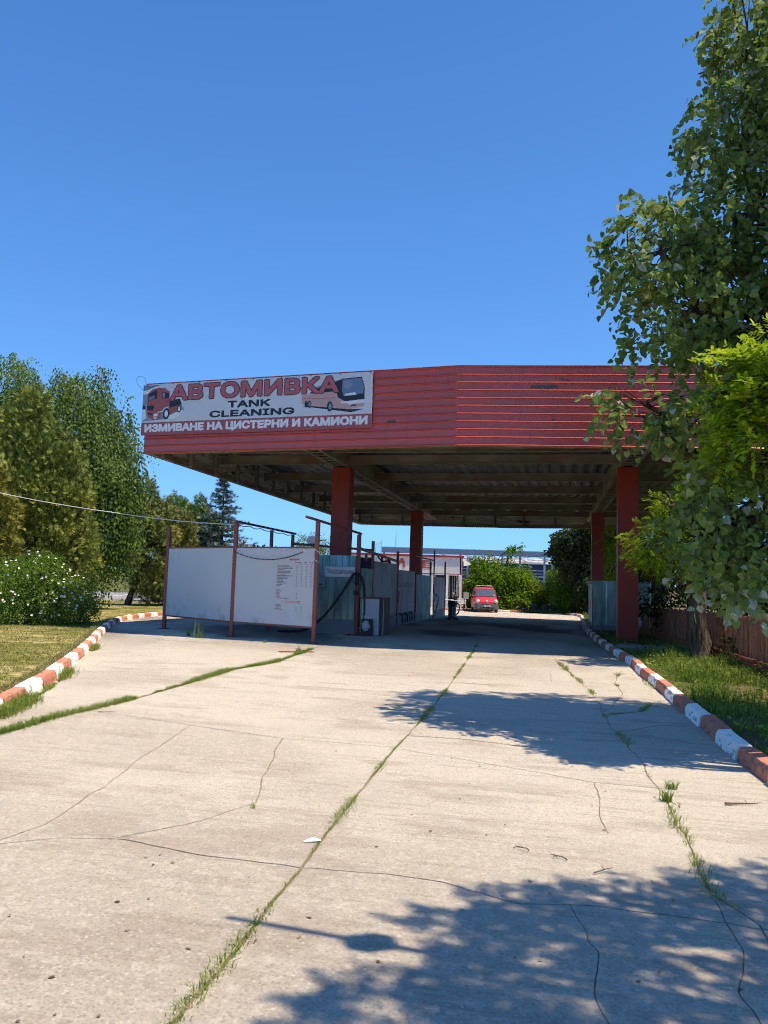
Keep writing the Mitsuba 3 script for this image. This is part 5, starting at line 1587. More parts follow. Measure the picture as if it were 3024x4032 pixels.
def pinnate(parent, blobs, n, cols, seed, leaflet=.042, pairs=6, carve=.28, freq=2.0, split=0, shell=.3, droop=.4, name='crown'):
    """Robinia leaves: pairs of oval leaflets along a stalk."""
    r = np.random.default_rng(seed)
    p, d = crown_points(blobs, n, r, shell, carve, freq, seed)
    m = len(p)
    ax = nz(d + r.normal(size=(m, 3)) * .6 - [0, 0, droop])
    up = nz(np.array([0, 0, 1.0]) + r.normal(size=(m, 3)) * .4)
    sd = nz(np.cross(ax, up))
    L = leaflet * pairs * .62 * (.8 + .4 * r.random(m))
    P, TD, UP = [], [], []
    for k in range(pairs):
        t = (k + .6) / pairs
        c = p + ax * (L * t)[:, None] - np.array([0, 0, .25]) * (L * t * t)[:, None]
        for s_ in (-1, 1):
            P.append(c)
            TD.append(nz(sd * s_ + ax * .35 + r.normal(size=(m, 3)) * .15))
            UP.append(up)
    P.append(p + ax * L[:, None] - np.array([0, 0, .25]) * L[:, None])
    TD.append(ax)
    UP.append(up)
    P, TD, UP = np.concatenate(P), np.concatenate(TD), np.concatenate(UP)
    S = leaflet * (.75 + .5 * r.random(len(P)))
    C = blend(cols, len(P), r, P, freq * .6, seed)
    if split:
        idx = np.argsort(nearness(P))
        for i in idx[:split]:
            (vv, ff), cc = leaves(P[i:i + 1], TD[i:i + 1], UP[i:i + 1], S[i:i + 1], OVAL, C[i:i + 1])
            part(parent, 'leaflet', (vv, ff), 'leaf_thin', color=cc)
        P, TD, UP, S, C = P[idx[split:]], TD[idx[split:]], UP[idx[split:]], S[idx[split:]], C[idx[split:]]
    me, cc = leaves(P, TD, UP, S, OVAL, C)
    part(parent, name, me, 'leaf_thin', color=cc, kind='stuff')


RN = [(3.90, 8.0, 3.95, .36, .55, .26), (3.70, 8.0, 3.70, .22, .4, .16), (3.98, 7.8, 4.25, .26, .45, .14), (3.66, 8.1, 4.18, .16, .3, .09), (3.86, 8.1, 3.45, .30, .5, .22), (3.60, 8.1, 3.50, .16, .35, .10), (3.56, 8.15, 3.88, .12, .3, .08), (4.05, 7.9, 4.42, .2, .3, .10), (4.3, 8.0, 3.8, .35, .4, .5), (3.74, 8.1, 3.15, .16, .3, .12), (3.98, 8.0, 3.12, .2, .35, .14)]
ROOF = [(4.6, 3.1, 6.0, 1.2, 1.1, .9), (3.6, 2.95, 6.3, .85, .85, .6), (5.3, 1.9, 6.2, 1.2, 1.1, .9), (4.5, 1.5, 5.8, .9, .8, .6), (5.8, 4.0, 5.8, .8, .7, .7), (2.85, 2.2, 6.5, .6, .6, .35)]
rt = thing('robinia_tree', 'robinia with bright yellow green leaflets in front of the linden, at the right edge', 'tree')
limbs(rt, (5.9, 7.3, .05), (5.6, 7.4, 3.0), .12, RN, 'bark', 33, 4)
pinnate(rt, RN, 560, ROB_C, 51, .078, 5, .36, 2.6, split=280, droop=.1)
rc = thing('robinia_tree', 'robinia just outside the right edge whose crown shades the nearest slabs', 'tree')
limbs(rc, (5.2, 3.0, .05), (4.9, 3.0, 3.2), .13, ROOF, 'bark', 34, 7)
pinnate(rc, ROOF, 5200, ROB_C, 52, .052, 6, .36, 1.4, name='upper_crown')

RTB = [(6.42, 18, 2.88, .78, .7, .55), (7.47, 19, 3.5, .78, .8, .75), (6.75, 18.5, 2.45, .8, .7, .30), (8.82, 20, 2.15, 1.05, .9, .6), (7.3, 18, 4.15, .25, .45, .6), (6.35, 17.5, 3.76, .38, .32, .15), (8.6, 20, 4.0, 1.2, 1.2, 1.3), (9.6, 21.5, 3.0, 1.2, 1.2, 1.0)]
r2 = thing('robinia_tree', 'leafy robinia on a thick dark trunk beside the fence near a red column', 'tree')
limbs(r2, (7.78, 18.75, .02), (7.72, 18.8, 2.15), .31, RTB, 'bark', 35, 9)
pinnate(r2, RTB, 4200, [(.09, .17, .016), (.15, .26, .02), (.24, .36, .026), (.38, .48, .04)], 53, .055, 6, .30, 1.6)
dry = [(6.9, 18.3, 2.35, .5, .45, .35), (7.1, 18.4, 2.7, .35, .4, .35)]
leafy(r2, dry, 130, 6, .06, LONGLEAF, [(.16, .09, .05), (.22, .13, .07)], 54, .25, 1.6, 0, 1.0, name='dry_pods')

HEDGE = [(9.96, 27, 1.5, 1.0, .9, .9), (11.4, 25, 1.6, 1.2, 1.05, 1.1), (11.6, 22, 1.7, 1.2, 1.1, 1.2), (11.6, 34.0, 2.0, 1.0, 1, 1.2), (12.6, 27, 3.0, 1.7, 1.5, 1.5), (10.4, 18, 1.7, 1.1, 1.1, 1.2), (10.2, 15, 1.8, 1.2, 1.2, 1.3), (10.4, 12, 2.0, 1.2, 1.3, 1.5), (13.5, 22, 3.4, 1.7, 1.6, 1.7), (13.5, 17, 3.4, 1.8, 1.8, 1.8)]
hd = thing('hedge', 'dark leafy thicket behind the slat fence', 'hedge')
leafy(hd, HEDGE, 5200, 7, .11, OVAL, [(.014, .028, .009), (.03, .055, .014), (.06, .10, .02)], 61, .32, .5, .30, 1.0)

MOUND = [(10.1, 68, 2.4, 2.4, 2.2, 1.15), (9.3, 67.5, 1.3, 2.3, 2.2, 1.8), (12.0, 68, 1.75, 1.75, 1.8, 1.6), (8.5, 68, 3.7, .55, .7, .6), (9.6, 68, 4.1, .3, .4, .4), (10.9, 67, .5, 2.5, 1.5, 1.0), (7.9, 67.5, 1.2, 1.0, 1.0, 1.2), (11.3, 68, 4.6, .22, .3, .8), (11.75, 68, 5.3, .4, .3, .25)]
md = thing('shrub', 'big bright green shrub spreading behind the red van', 'shrub')
limbs(md, (10, 68.2, -.5), (10, 68.2, .6), .14, MOUND[:4] + MOUND[6:], 'bark', 37, 4, sides=6)
leafy(md, MOUND, 3800, 8, .21, OVAL, [(.06, .125, .014), (.115, .22, .02), (.19, .31, .026), (.28, .40, .035)], 62, .5, .7, .33, .7, shell=.5)
SH2 = [(15.3, 66, 2.0, 1.3, 1.3, 1.3), (15.8, 64, .9, 1.5, 1.4, 1.3), (14.3, 68, .8, 1.0, .9, .9), (17.4, 63, 1.4, 1.4, 1.2, 1.5)]
s2 = thing('shrub', 'green shrub under the dark tree beyond the tyres', 'shrub')
leafy(s2, SH2, 2200, 7, .18, OVAL, [(.07, .14, .018), (.13, .24, .024), (.21, .33, .03)], 63, .4, .6, .27, .7)
DARKT = [(15.8, 62, 5.5, 1.9, 1.7, 1.2), (16.2, 62, 3.7, 1.8, 1.9, 1.8), (16.0, 63, 4.8, 2.1, 2.1, 1.8), (17.6, 62, 4.9, 1.8, 2, 2.2), (18.2, 60, 3.3, 2.1, 2, 1.8), (16.9, 60, 1.7, 1.5, 1.6, 1.5), (18.0, 61, 7.0, 2.2, 2.0, 1.8), (20, 58, 5, 2.2, 2.2, 2.4)]
dt = thing('dark_tree', 'dark dense broadleaf tree between the far right column and the steel frame', 'tree')
limbs(dt, (17.6, 61.5, -.5), (17.5, 61.5, 2.4), .24, DARKT, 'bark', 39, 5)
leafy(dt, DARKT, 5200, 7, .20, HEART, [(.035, .06, .026), (.06, .09, .036), (.11, .14, .065)], 64, .5, .8, .30, .6)
gs = thing('robinia_tree', 'bright green young tree showing between the two right hand columns', 'tree')
limbs(gs, (12.4, 42.3, -.2), (12.3, 42.2, 2.0), .1, [(11.9, 41, 4.0, .9, .9, 1.0), (12.5, 42, 3.0, 1, 1, 1.0)], 'bark', 66, 6)
pinnate(gs, [(11.9, 41, 4.1, .9, .9, .9), (12.5, 42, 3.0, 1.1, 1, 1.1), (12.0, 41, 1.9, .8, .8, .6)], 900, ROB_C, 66, .085, 5, .27, 1.2)
yl = thing('shrub', 'small yellow green shrub between the two big shrubs', 'shrub')
leafy(yl, [(13.6, 67, 1.0, .7, .6, .75), (13.9, 67, .1, .6, .6, .6)], 360, 7, .17, OVAL, [(.12, .17, .02), (.26, .30, .03)], 65, .4, .6, .2, .8)

# left side: birches, thuja, juniper, pines, spruce
BL = [(-20.2, 40, 12.2, 1.6, 1.5, 1.2), (-19.9, 40, 9.8, 2.2, 2.1, 1.9), (-18.9, 40, 10.3, 1.1, 1.4, 1.6), (-19.9, 40, 6.9, 2.3, 2.4, 2.3), (-21.5, 40, 9, 2, 2, 2.5)]
BR = [(-15.3, 38, 11.1, 1.3, 1.2, .75), (-14.95, 38, 9.1, 1.8, 1.8, 1.7), (-14.5, 38, 6.8, 1.7, 1.9, 2.0), (-14.2, 38, 4.3, 1.5, 1.8, 1.9), (-13.5, 38, 6.0, 1.0, 1.5, 1.9), (-14.6, 38, 2.8, 1.3, 1.6, 1.6), (-12.9, 38, 6.9, .35, .5, .9), (-12.6, 38, 5.2, .3, .4, 1.0), (-13.2, 38, 9.6, .45, .4, .7), (-16.4, 38, 11.6, .5, .5, .6), (-14.4, 38, 12.0, .4, .4, .5), (-12.6, 38, 8.2, .4, .4, .8), (-12.4, 38, 6.0, .3, .4, .9)]
BC = [(.065, .12, .032), (.12, .20, .046), (.19, .28, .072), (.33, .41, .16)]
for nm, B_, bs, tp_, sd in (('weeping birch with white limbs at the left edge of the picture', BL, (-20.2, 40.2, -.1), (-20.1, 40.1, 7.5), 71), ('tall weeping birch nearest the banner, its twigs hanging low', BR, (-14.9, 38.2, -.1), (-14.9, 38.1, 6.5), 72)):
    key = thing('birch_tree', nm, 'tree')
    limbs(key, bs, tp_, .2, B_, 'bark_birch', sd, 7)
    leafy(key, B_, 4200, 13, .15, DIAMOND, BC, sd, 1.3, 2.2, .43, .75, shell=.5, jitter=.45)
TH = [(-15.4, 33, 8.5, .55, .8, .95), (-15.6, 33, 7.5, .9, 1.1, 1.0), (-15.1, 33, 6.4, 1.4, 1.5, 1.4), (-14.8, 33, 4.5, 1.8, 1.8, 1.7), (-14.6, 33, 2.5, 2.0, 2.0, 1.9), (-13.5, 33, 3.9, .7, 1.3, 2.0), (-13.7, 33, 6.0, .5, .8, 1.2), (-15.9, 32, 4.3, 1.1, 1.7, 2.2), (-16.9, 32, 5.0, 1.1, 1.7, 2.4), (-14.2, 32.6, 7.1, .3, .4, .8), (-16.4, 32.5, 7.6, .35, .4, .9)]
TC = [(.085, .125, .024), (.15, .20, .036), (.23, .265, .048), (.32, .31, .054)]


def conifer(parent, blobs, n, size, cols, seed, per=7, carve=.30, freq=1.2, up=.6, shell=.55, tw=.35):
    leafy(parent, blobs, n, per, size, SPRAY, cols, seed, tw, -up, carve, freq, shell=shell, mat='leaf_thick', jitter=.35, flat=.15)


tj = thing('thuja_tree', 'broad olive green thuja behind the rose bush', 'tree')
limbs(tj, (-14.9, 33.2, 0), (-15.0, 33.2, 5), .18, [], 'bark', 73)
conifer(tj, TH, 6200, .26, TC, 73)
t2 = thing('thuja_tree', 'yellowing thuja cut by the left edge of the picture', 'tree')
conifer(t2, [(-15.2, 29.5, 3.6, .8, 1.0, 1.4), (-14.9, 29.5, 2.0, .8, 1.0, 1.6), (-15.8, 29.5, 5.0, .8, .9, .9)], 1500, .24, [(.10, .12, .02), (.18, .19, .03), (.30, .26, .036)], 74)
DRYB = [(-14.77, 47, 6.2, .65, 1, 1.3), (-14.55, 47, 4.9, 1.2, 1.3, 1.4), (-14.16, 47, 3.2, 1.5, 1.6, 1.7), (-13.9, 47.5, 1.6, 1.3, 1.4, 1.5), (-15.1, 47, 3.2, .8, 1.1, 1.3), (-13.6, 48, 4.7, .7, 1.1, 1.4)]
dj = thing('juniper_tree', 'leaning brownish conifer with bare dark trunk left of the price board', 'tree')
limbs(dj, (-15.35, 46.9, -.2), (-14.5, 47, 2.2), .24, DRYB, 'bark', 75, 9)
conifer(dj, DRYB, 3300, .26, [(.08, .12, .04), (.14, .185, .05), (.22, .235, .055), (.36, .30, .055)], 75, carve=.44, freq=1.0, up=.2)
j2 = thing('juniper_tree', 'upright green conifer behind the leaning tree', 'tree')
conifer(j2, [(-13.4, 49.5, 1.2, 1.2, 1.2, 1.5), (-13.0, 49.5, 3.0, 1.0, 1.1, 1.7), (-12.9, 49.5, 4.6, .6, .7, 1.0)], 1700, .26, [(.075, .105, .03), (.135, .16, .04), (.26, .22, .045)], 76, carve=.36)
pn = thing('pine_tree', 'green conifers left of the blue spruce', 'tree')
limbs(pn, (-15.2, 60, -.4), (-15.2, 60, 5), .2, [], 'bark', 77)
conifer(pn, [(-15.9, 60, 6.2, 1.2, 1.3, 1.3), (-14.4, 60, 5.3, 1.6, 1.7, 1.6), (-15.4, 60, 4, 1.8, 2, 2.1), (-17.6, 62, 5.1, 1.1, 1.3, 1.6), (-13.8, 60, 3, 1.6, 1.6, 2), (-14.3, 60, 7.0, .4, .5, .7), (-16.6, 60, 7.2, .4, .5, .6)], 3000, .34, [(.075, .14, .05), (.145, .22, .06), (.23, .29, .065)], 77, carve=.33, freq=.9)
sp = thing('blue_spruce', 'blue grey spruce with layered branches behind the price board', 'tree')
r = np.random.default_rng(78)
part(sp, 'trunk', tube([(-12.15, 58, -.4), (-12.18, 58, 9.2)], np.array([.2, .02]), 8), 'bark')
P_, TD_, BRM = [], [], []
for k in range(20):
    z = 9.0 - k * .42
    R_ = .22 + (9.3 - z) * .40
    nb = 6 + k // 3
    for q in range(nb):
        a_ = q / nb * 6.283 + k * 1.3 + r.random() * .4
        d = np.array([math.cos(a_), math.sin(a_), .12 - .012 * k + (r.random() - .5) * .3])
        Lb = R_ * (.55 + .65 * r.random())
        if r.random() < .14: continue
        BRM.append(tube([(-12.17, 58, z), tuple(np.array([-12.17, 58, z]) + d * Lb)], np.array([.03, .008]), 4))
        for t_ in np.linspace(.2, 1, 14):
            for _ in range(3):
                P_.append(np.array([-12.17, 58, z]) + d * Lb * t_ + r.normal(size=3) * [.09, .09, .05])
                TD_.append(d + r.normal(size=3) * .55 + [0, 0, .15])
P_, TD_ = np.array(P_), np.array(TD_)
part(sp, 'branches', cat(*BRM), 'bark')
me, cc = leaves(P_, TD_, nz(np.array([0, 0, 1.0]) + r.normal(size=P_.shape) * .5), .30 * (.7 + .6 * r.random(len(P_))), SPRAY, blend([(.075, .11, .095), (.14, .19, .17), (.24, .29, .265)], len(P_), r))
part(sp, 'crown', me, 'leaf_thick', color=cc, kind='stuff')
sg_ = thing('young_tree', 'light green young tree showing over the price board by the floodlight', 'tree')
limbs(sg_, (-5.6, 60.2, -.4), (-5.6, 60.2, 3.2), .1, [(-5.5, 60, 4.6, 1.3, 1, .6)], 'bark', 79, 8)
leafy(sg_, [(-5.5, 60, 4.55, 1.4, 1.05, .6), (-6.6, 60, 3.9, .7, .6, .35), (-4.9, 60, 3.3, 1.2, 1.0, 1.0), (-6.0, 60, 2.6, 1.4, 1.2, 1.0)], 900, 8, .17, LONGLEAF, [(.07, .13, .02), (.14, .22, .03), (.22, .30, .05)], 80, .5, .5, .25, .8)

# rose bush
rb = thing('rose_bush', 'rounded rose bush dotted with white blossoms on the left lawn', 'bush')
ROSE = [(-11.25, 24.6, 1.35, 1.25, 1.2, .88), (-10.2, 24.8, .95, .9, 1.1, .78), (-11.55, 24.4, .75, 1.15, 1.2, .70), (-10.84, 24.6, 1.85, .70, .8, .50), (-10.1, 24.7, .5, .95, .9, .5)]
limbs(rb, (-11, 24.7, 0), (-11, 24.7, .5), .06, ROSE, 'bark', 81, 12, name='stem')
leafy(rb, ROSE, 4300, 8, .062, OVAL, [(.055, .115, .024), (.11, .20, .034), (.18, .29, .048), (.28, .40, .065)], 81, .26, .9, .26, 1.6, shell=.6)
r = np.random.default_rng(82)
p, d = crown_points(ROSE, 560, r, .93)
q = (d[:, 1] < .45) & (p[:, 2] > .2)
p, d = p[q] + d[q] * .06, d[q]
FV, FF = [], []
for k in range(5):
    a_ = k * 1.2566
    c_, s_ = math.cos(a_), math.sin(a_)
    b_ = len(FV)
    FV += [(0, 0, 0), (c_ * .45 - s_ * .38, s_ * .45 + c_ * .38, .22), (c_ * .95, s_ * .95, .30), (c_ * .45 + s_ * .38, s_ * .45 - c_ * .38, .22)]
    FF += [[b_, b_ + 2, b_ + 1], [b_, b_ + 3, b_ + 2]]
BLOSSOM = (np.array(FV), np.array(FF))
up_ = nz(d + [0, -.3, .5] + r.normal(size=d.shape) * .4)
for i in range(len(p)):
    if i >= 285: break
    (vv, ff), _ = leaves(p[i:i + 1], nz(np.cross(up_[i:i + 1], [[.3, .2, .9]])), up_[i:i + 1], np.array([.036 + .016 * r.random()]), BLOSSOM, np.ones((1, 3)))
    part(rb, 'blossom', (vv, ff), 'petal')

# far tree line
ft = thing('far_trees', 'distant green tree line beyond the road and the hall', kind='stuff')
r = np.random.default_rng(90)
FB_ = [(x, 128 + 20 * r.random(), 1.6 + 2.2 * r.random(), 5, 4, 3 + 2.0 * r.random()) for x in np.arange(-150, -12, 5)] + [(x, 110 + 14 * r.random(), 2 + 2 * r.random(), 5, 4, 4 + 3 * r.random()) for x in np.arange(36, 130, 6)]
pp, dd = crown_points(FB_, 15000, r, .55, .3, .2, 9)
me, cc = leaves(np.repeat(pp, 2, 0) + r.normal(size=(len(pp) * 2, 3)) * .4, r.normal(size=(len(pp) * 2, 3)), nz(np.array([0, -.3, 1.0]) + r.normal(size=(len(pp) * 2, 3)) * .6), .75, OVAL, blend([(.025, .05, .014), (.06, .10, .02), (.10, .15, .03)], len(pp) * 2, r, np.repeat(pp, 2, 0), .15, 3))
scene[ft] = mikit.ply(me, 'leaf_thin', color=cc)

# ------------------------------------------------------------------ grass, weeds, litter
r = np.random.default_rng(101)
DRYG = [(.14, .17, .035), (.23, .23, .06), (.34, .31, .12), (.44, .39, .19)]
GREENG = [(.085, .15, .024), (.14, .23, .034), (.22, .31, .05), (.34, .38, .12)]


def scatter(n, y0, y1, off0, off1, line, side, zf, power=1.0, near=1.3):
    y = y0 + (y1 - y0) * r.random(n) ** near
    o = off0 + (off1 - off0) * r.random(n) ** power
    x = at_y(line, y) + side * o
    return np.column_stack([x, y, zf(x, y)])


# mown lawn on the left: short thatch of dry and green blades
pts = np.vstack([scatter(52000, 9, 26, .2, 9, KERB_L, -1, LAWN_L), scatter(30000, 22, 58, .2, 16, KERB_L, -1, LAWN_L)])
dens = meshkit.fbm(pts * [.9, .9, 0], 3, 8)
pts = pts[dens > .33]
me, cc = blades(pts, .055, .011, r, DRYG, 1.5)
g1 = thing('grass', 'short mown grass, partly dry, on the left lawn', kind='stuff')
scene[g1] = mikit.ply(me, 'blade_thin', color=cc)
pts = scatter(9000, 8, 34, .14, .40, KERB_L, -1, lambda x, y: zg(y) + .08)
me, cc = blades(pts, .10, .012, r, DRYG[1:] + GREENG[1:2], 1.2)
part(g1, 'kerb_edge_grass', me, 'blade_thin', color=cc, kind='stuff')
# long grass on the right verge
pts = np.vstack([scatter(34000, 5, 20, .18, 5, KERB_R, 1, LAWN_R), scatter(12000, 18, 30, .2, 5, KERB_R, 1, LAWN_R), scatter(9000, 36, 62, .2, 3.5, KERB_R, 1, LAWN_R)])
dens = meshkit.fbm(pts * [.8, .8, 0], 3, 18)
pts = pts[dens > .44]
hh_ = .04 + .15 * meshkit.fbm(pts * [.7, .7, 0], 3, 19)
me, cc = blades(pts, hh_, .012, r, GREENG + [(.36, .33, .13)], .9)
g2 = thing('grass', 'long green grass on the right verge below the linden', kind='stuff')
scene[g2] = mikit.ply(me, 'blade_thin', color=cc)
cl = []
for k in range(46):
    y = 8 + 13 * r.random()
    x = at_y(KERB_R, y) + .3 + 2.6 * r.random()
    cl.append(np.column_stack([x + r.normal(size=60) * .12, y + r.normal(size=60) * .12, np.full(60, float(LAWN_R(np.array(x), np.array(y))))]))
me, cc = blades(np.vstack(cl), .27, .014, r, GREENG, .9)
part(g2, 'tussocks', me, 'blade_thin', color=cc, kind='stuff')
pts = scatter(3500, 66.0, 68.5, 0, 1, np.array([(0, 60), (0, 80)]), 1, lambda x, y: zg(y) + .1)
pts[:, 0] = 8.8 + 7 * r.random(len(pts))
pts[:, 1] = 63.5 + 1.5 * r.random(len(pts))
pts[:, 2] = zg(pts[:, 1]) + .05
me, cc = blades(pts, .17, .03, r, GREENG, .9)
g3 = thing('grass', 'grass tufts growing along the edge in front of the tyres', kind='stuff')
scene[g3] = mikit.ply(me, 'blade_thin', color=cc)


def joint_grass(label, line, n, h, spread, keep, seed, cols=GREENG, w=.007, amp=.02, cs=1, rng_=(0, 1), freq=1.3):
    """Blades along a joint, in runs."""
    rr = np.random.default_rng(seed)
    ln = LineString(wobble(line, amp=amp, seed=cs))
    t = rng_[0] + (rng_[1] - rng_[0]) * rr.random(n)
    cols = list(cols) + [(.34, .30, .13)]
    q = np.array([ln.interpolate(x, normalized=True).coords[0] for x in t])
    m = meshkit.fbm(np.column_stack([q * freq, np.full(n, seed)]), 3, seed)
    ok = m > keep
    q, m = q[ok], m[ok]
    sp = spread * np.clip((m - keep) * 6, .25, 1.3)
    pts = np.column_stack([q + rr.normal(size=q.shape) * sp[:, None], np.full(len(q), -.012)])
    me, cc = blades(pts, h * np.clip(.4 + (m - keep) * 4, .4, 1.3), w, rr, cols, 1.2)
    k = thing('weeds', label, kind='stuff')
    scene[k] = mikit.ply(me, 'blade_thin', color=cc)


joint_grass('dense green grass strip growing in the left diagonal joint', J1, 14000, .065, .034, .25, 111, cs=1, rng_=(.22, .80), w=.006)
joint_grass('patchy green grass growing in the long middle joint', J2, 11500, .040, .022, .41, 112, cs=2, amp=.012, rng_=(.36, .95), w=.005)
joint_grass('thick grass clump in the near end of the middle joint', [(-.93, 2.4), (-.75, 3.26), (-.66, 3.65)], 3200, .05, .028, .28, 113, amp=.008, w=.005)
joint_grass('weedy grass following the right hand crack', J3, 4200, .055, .028, .47, 114, cs=3, amp=.05, rng_=(.36, .86), cols=GREENG[1:] + [(.26, .27, .09)])
joint_grass('grass in the short crack by the right kerb', J3B, 2200, .07, .04, .40, 115, cs=4, amp=.05)
joint_grass('grass filling the side crack under the tree shadow', J3C, 420, .06, .025, .40, 116, cs=5, amp=.05)
joint_grass('few green sprouts in the far left cross crack', CA, 900, .03, .02, .52, 117, cs=6, amp=.05, rng_=(0, .4))
joint_grass('dark green tufts along the foot of the left kerb', [(p_[0] + .08, p_[1]) for p_ in KERB_L[3:9]], 5200, .10, .045, .47, 118, freq=.9)
joint_grass('tall grass at the foot of the nearest left kerb block', [(-4.5, 9.2), (-4.62, 10.1), (-4.7, 10.6)], 2600, .11, .06, .1, 119)
joint_grass('scattered tufts along the foot of the right kerb', [(p_[0] - .08, p_[1]) for p_ in KERB_R[8:16]], 1500, .10, .04, .52, 120, freq=1.1, cols=GREENG[1:] + [(.3, .27, .1)])
for i, (x, y, n_, h, lab) in enumerate([(-5.12, 22.03, 22, .42, 'tall spiky weed in front of the price board'), (-5.6, 22.7, 60, .16, 'low yellowish weed left of the spiky weed'), (-1.95, 18.85, 26, .16, 'small weed growing from the rusty grate'), (-3.1, 21.0, 30, .10, 'small weed before the middle of the right price panel'), (2.43, 6.6, 90, .10, 'broad weed on the right hand crack'), (2.62, 7.0, 60, .09, 'smaller weed beside the broad weed on the crack'), (-.93, 6.05, 26, .05, 'tiny weed where two cracks meet left of the joint'), (1.0, 7.6, 14, .04, 'tiny sprout right of the middle joint')]):
    rr = np.random.default_rng(130 + i)
    sp = h * .35
    pts = np.column_stack([x + rr.normal(size=n_) * sp * .6, y + rr.normal(size=n_) * sp * .6, np.full(n_, 0.0)])
    me, cc = blades(pts, h, h * .07 if i else .02, rr, GREENG[1:] + ([(.3, .3, .12)] if i in (1, 2) else []), 1.1)
    solo('weed', me, 'blade_thin', lab, 'weed', color=cc)
# clover-like broad leaves in the verge
pts = scatter(2600, 6, 21, .25, 4.5, KERB_R, 1, lambda x, y: LAWN_R(x, y) + .05 + .1 * r.random(len(x)))
me, cc = leaves(pts, r.normal(size=pts.shape) * [1, 1, .4], nz(np.array([0, 0, 1.0]) + r.normal(size=pts.shape) * .5), .05 + .05 * r.random(len(pts)), OVAL, blend(GREENG, len(pts), r))
part(g2, 'broad_weeds', me, 'blade_thin', color=cc, kind='stuff')
# nettle by the fence
nt = thing('nettle', 'dark leafy weed beside the trunk before the brick footing', 'weed')
leafy(nt, [(8.25, 18.0, .38, .35, .3, .30)], 60, 8, .09, OVAL, [(.03, .075, .015), (.07, .14, .03)], 140, .2, .4, 0, 1)

gr_ = thing('drain_cover', 'rusty iron strip set in the concrete near the right board post', 'drain cover')
part(gr_, 'plate', moved(cbox(.85, .26, .012, (0, 0, .004), .003), mat4((-2.0, 18.75, 0), .30)), 'rust')
solo('paper_scrap', moved(trimesh.Trimesh(np.array([(-.10, -.02, .004), (.02, -.03, .012), (.11, .01, .005), (.10, .05, .006), (.0, .03, .035), (-.11, .015, .004)]), [[0, 1, 4], [1, 2, 3], [1, 3, 4], [0, 4, 5]], process=False), mat4((-.41, 5.33, .002), .1) @ np.diag([.55, .6, .7, 1.0])), 'paper_white', 'scrap of white paper lying on the middle joint', 'paper')
solo('paper_scrap', moved(trimesh.Trimesh(np.array([(-.10, 0, .02), (.0, -.05, .10), (.12, 0, .02), (.02, .06, .16)]), [[0, 1, 3], [1, 2, 3]], process=False), mat4((4.85, 9.6, .14), .6)), 'paper_white', 'crumpled white scrap in the shaded right verge', 'paper')
for i, (x, y, L, a_, lab) in enumerate([(3.05, 6.55, .34, .2, 'thick brown twig near the right edge'), (2.45, 6.45, .16, 1.1, 'short forked twig by the weedy crack'), (1.42, 4.95, .17, .5, 'pale twig just above the near tree shadow'), (-3.4, 9.85, .22, .3, 'dry stalk on the left cross crack'), (-1.72, 3.35, .20, 1.2, 'thin dark stick at the bottom left'), (1.0, 5.3, .14, 2.0, 'small dark twig above the near tree shadow'), (1.2, 5.15, .12, 2.3, 'curled twig beside the near tree shadow')]):
    rr = np.random.default_rng(150 + i)
    d = np.array([math.cos(a_), math.sin(a_), 0])
    sd = np.array([-d[1], d[0], 0])
    tt = tube(curve([np.array([x, y, .012]) + d * L * (t_ - .5) + sd * rr.normal() * .02 + [0, 0, .008 * rr.random()] for t_ in (0, .35, .7, 1)], 10), np.linspace(.011 if i == 0 else .0042, .002, 10), 5)
    t2_ = tube(curve([np.array([x, y, .014]) + d * L * .1, np.array([x, y, .02]) + d * L * .2 + sd * L * .22], 4), .003, 4)
    solo('twig', cat(tt, t2_), 'twig_wood', lab, 'twig')
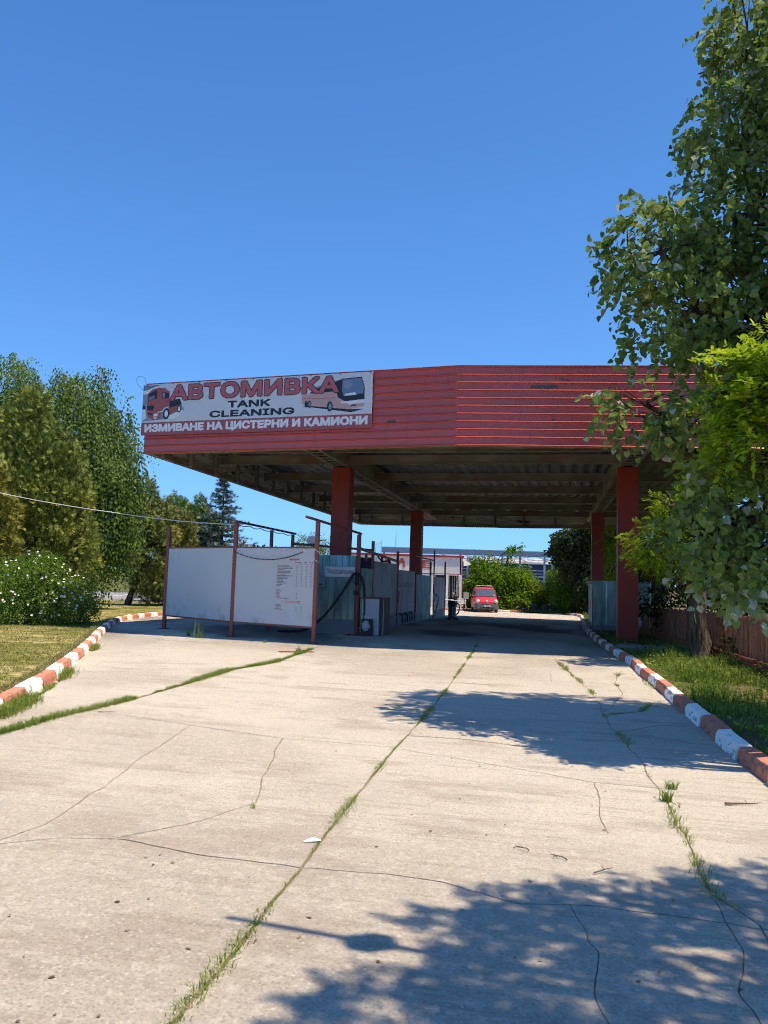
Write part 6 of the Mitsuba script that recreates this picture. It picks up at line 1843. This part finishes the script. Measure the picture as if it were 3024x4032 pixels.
# fallen leaves, petals and grit on the slabs
n_ = 420
x = -5 + 9 * r.random(n_)
y = 2.8 + 17 * r.random(n_) ** 1.4
ok = (x > at_y(KERB_L, y) + .1) & (x < at_y(KERB_R, y) - .05)
pts = np.column_stack([x, y, np.full(n_, .006)])[ok]
me, cc = leaves(pts, r.normal(size=pts.shape) * [1, 1, .08], nz(np.array([0, 0, 1.0]) + r.normal(size=pts.shape) * .2), .014 + .022 * r.random(len(pts)), OVAL, blend([(.10, .065, .035), (.16, .11, .055), (.26, .2, .12), (.11, .12, .04)], len(pts), r))
fl_ = thing('leaf_litter', 'scattered dry leaves and crumbs on the concrete', kind='stuff')
scene[fl_] = mikit.ply(me, 'leaf_thick', color=cc)
# broken concrete behind the right kerb
ru = thing('rubble', 'grey broken concrete lying between the right kerb and the trunk', kind='stuff')
ms = []
for k in range(150):
    x, y = 6.8 + 2.2 * r.random(), 20.2 + 2.4 * r.random()
    b_ = trimesh.creation.icosphere(1, 1.0)
    b_.vertices *= (np.array([.12, .10, .05]) * (.5 + r.random())) * (.7 + .6 * r.random((len(b_.vertices), 1)))
    ms.append(moved(b_, mat4((x, y, .12), r.random() * 6)))
scene[ru] = mikit.ply(cat(*ms), 'rubble_grey')
# cables, and an unseen pole with guessed arm and box, placed for their shadow
solo('overhead_cable', tube(np.vstack([sag((-19.0, 27.2, 5.35), (-13.05, 26, 4.34), .08, 16), sag((-13.05, 26, 4.34), (-8.73, 25, 3.71), .04, 16)[1:], sag((-8.73, 25, 3.71), (-4.42, 22.95, 3.31), .06, 16)[1:]]), .012, 5), 'wire_white', 'white cable sagging from the left edge to the middle board post', 'cable')
solo('overhead_cable', tube(sag((-28, 52, 10.5), (-7.3, 22.9, 6.17), .3, 20), .012, 5), 'wire_black', 'thin dark wire running from the birch to the corner of the fascia', 'cable')
solo('overhead_cable', tube(sag((27, 105, 6.9), (13.6, 100, 4.9), .2, 16), .035, 5), 'wire_black', 'dark cable slanting down across the steel frame roof band', 'cable')
sgp = thing('unseen_pole', 'unseen slim pole with a guessed side arm and small box, placed to cast the thin shadow on the drive', 'pole')
ARM = np.array([-.955, .297, 0])
T0 = np.array([-.75, 4.15, 0]) + np.array([.42, -.131, 1.0]) * 5.0
part(sgp, 'mast', tube([T0 - ARM * 3.2 - [0, 0, T0[2]], T0 - ARM * 3.2 + [0, 0, .2]], .06, 10), 'frame_steel')
part(sgp, 'arm', tube([T0 - ARM * 3.2, T0], np.array([.036, .022]), 8), 'frame_steel')
part(sgp, 'box', moved(cbox(.19, .15, .24, (0, 0, 0), .015), mat4(T0 - ARM * .78, .3)), 'lamp_grey')
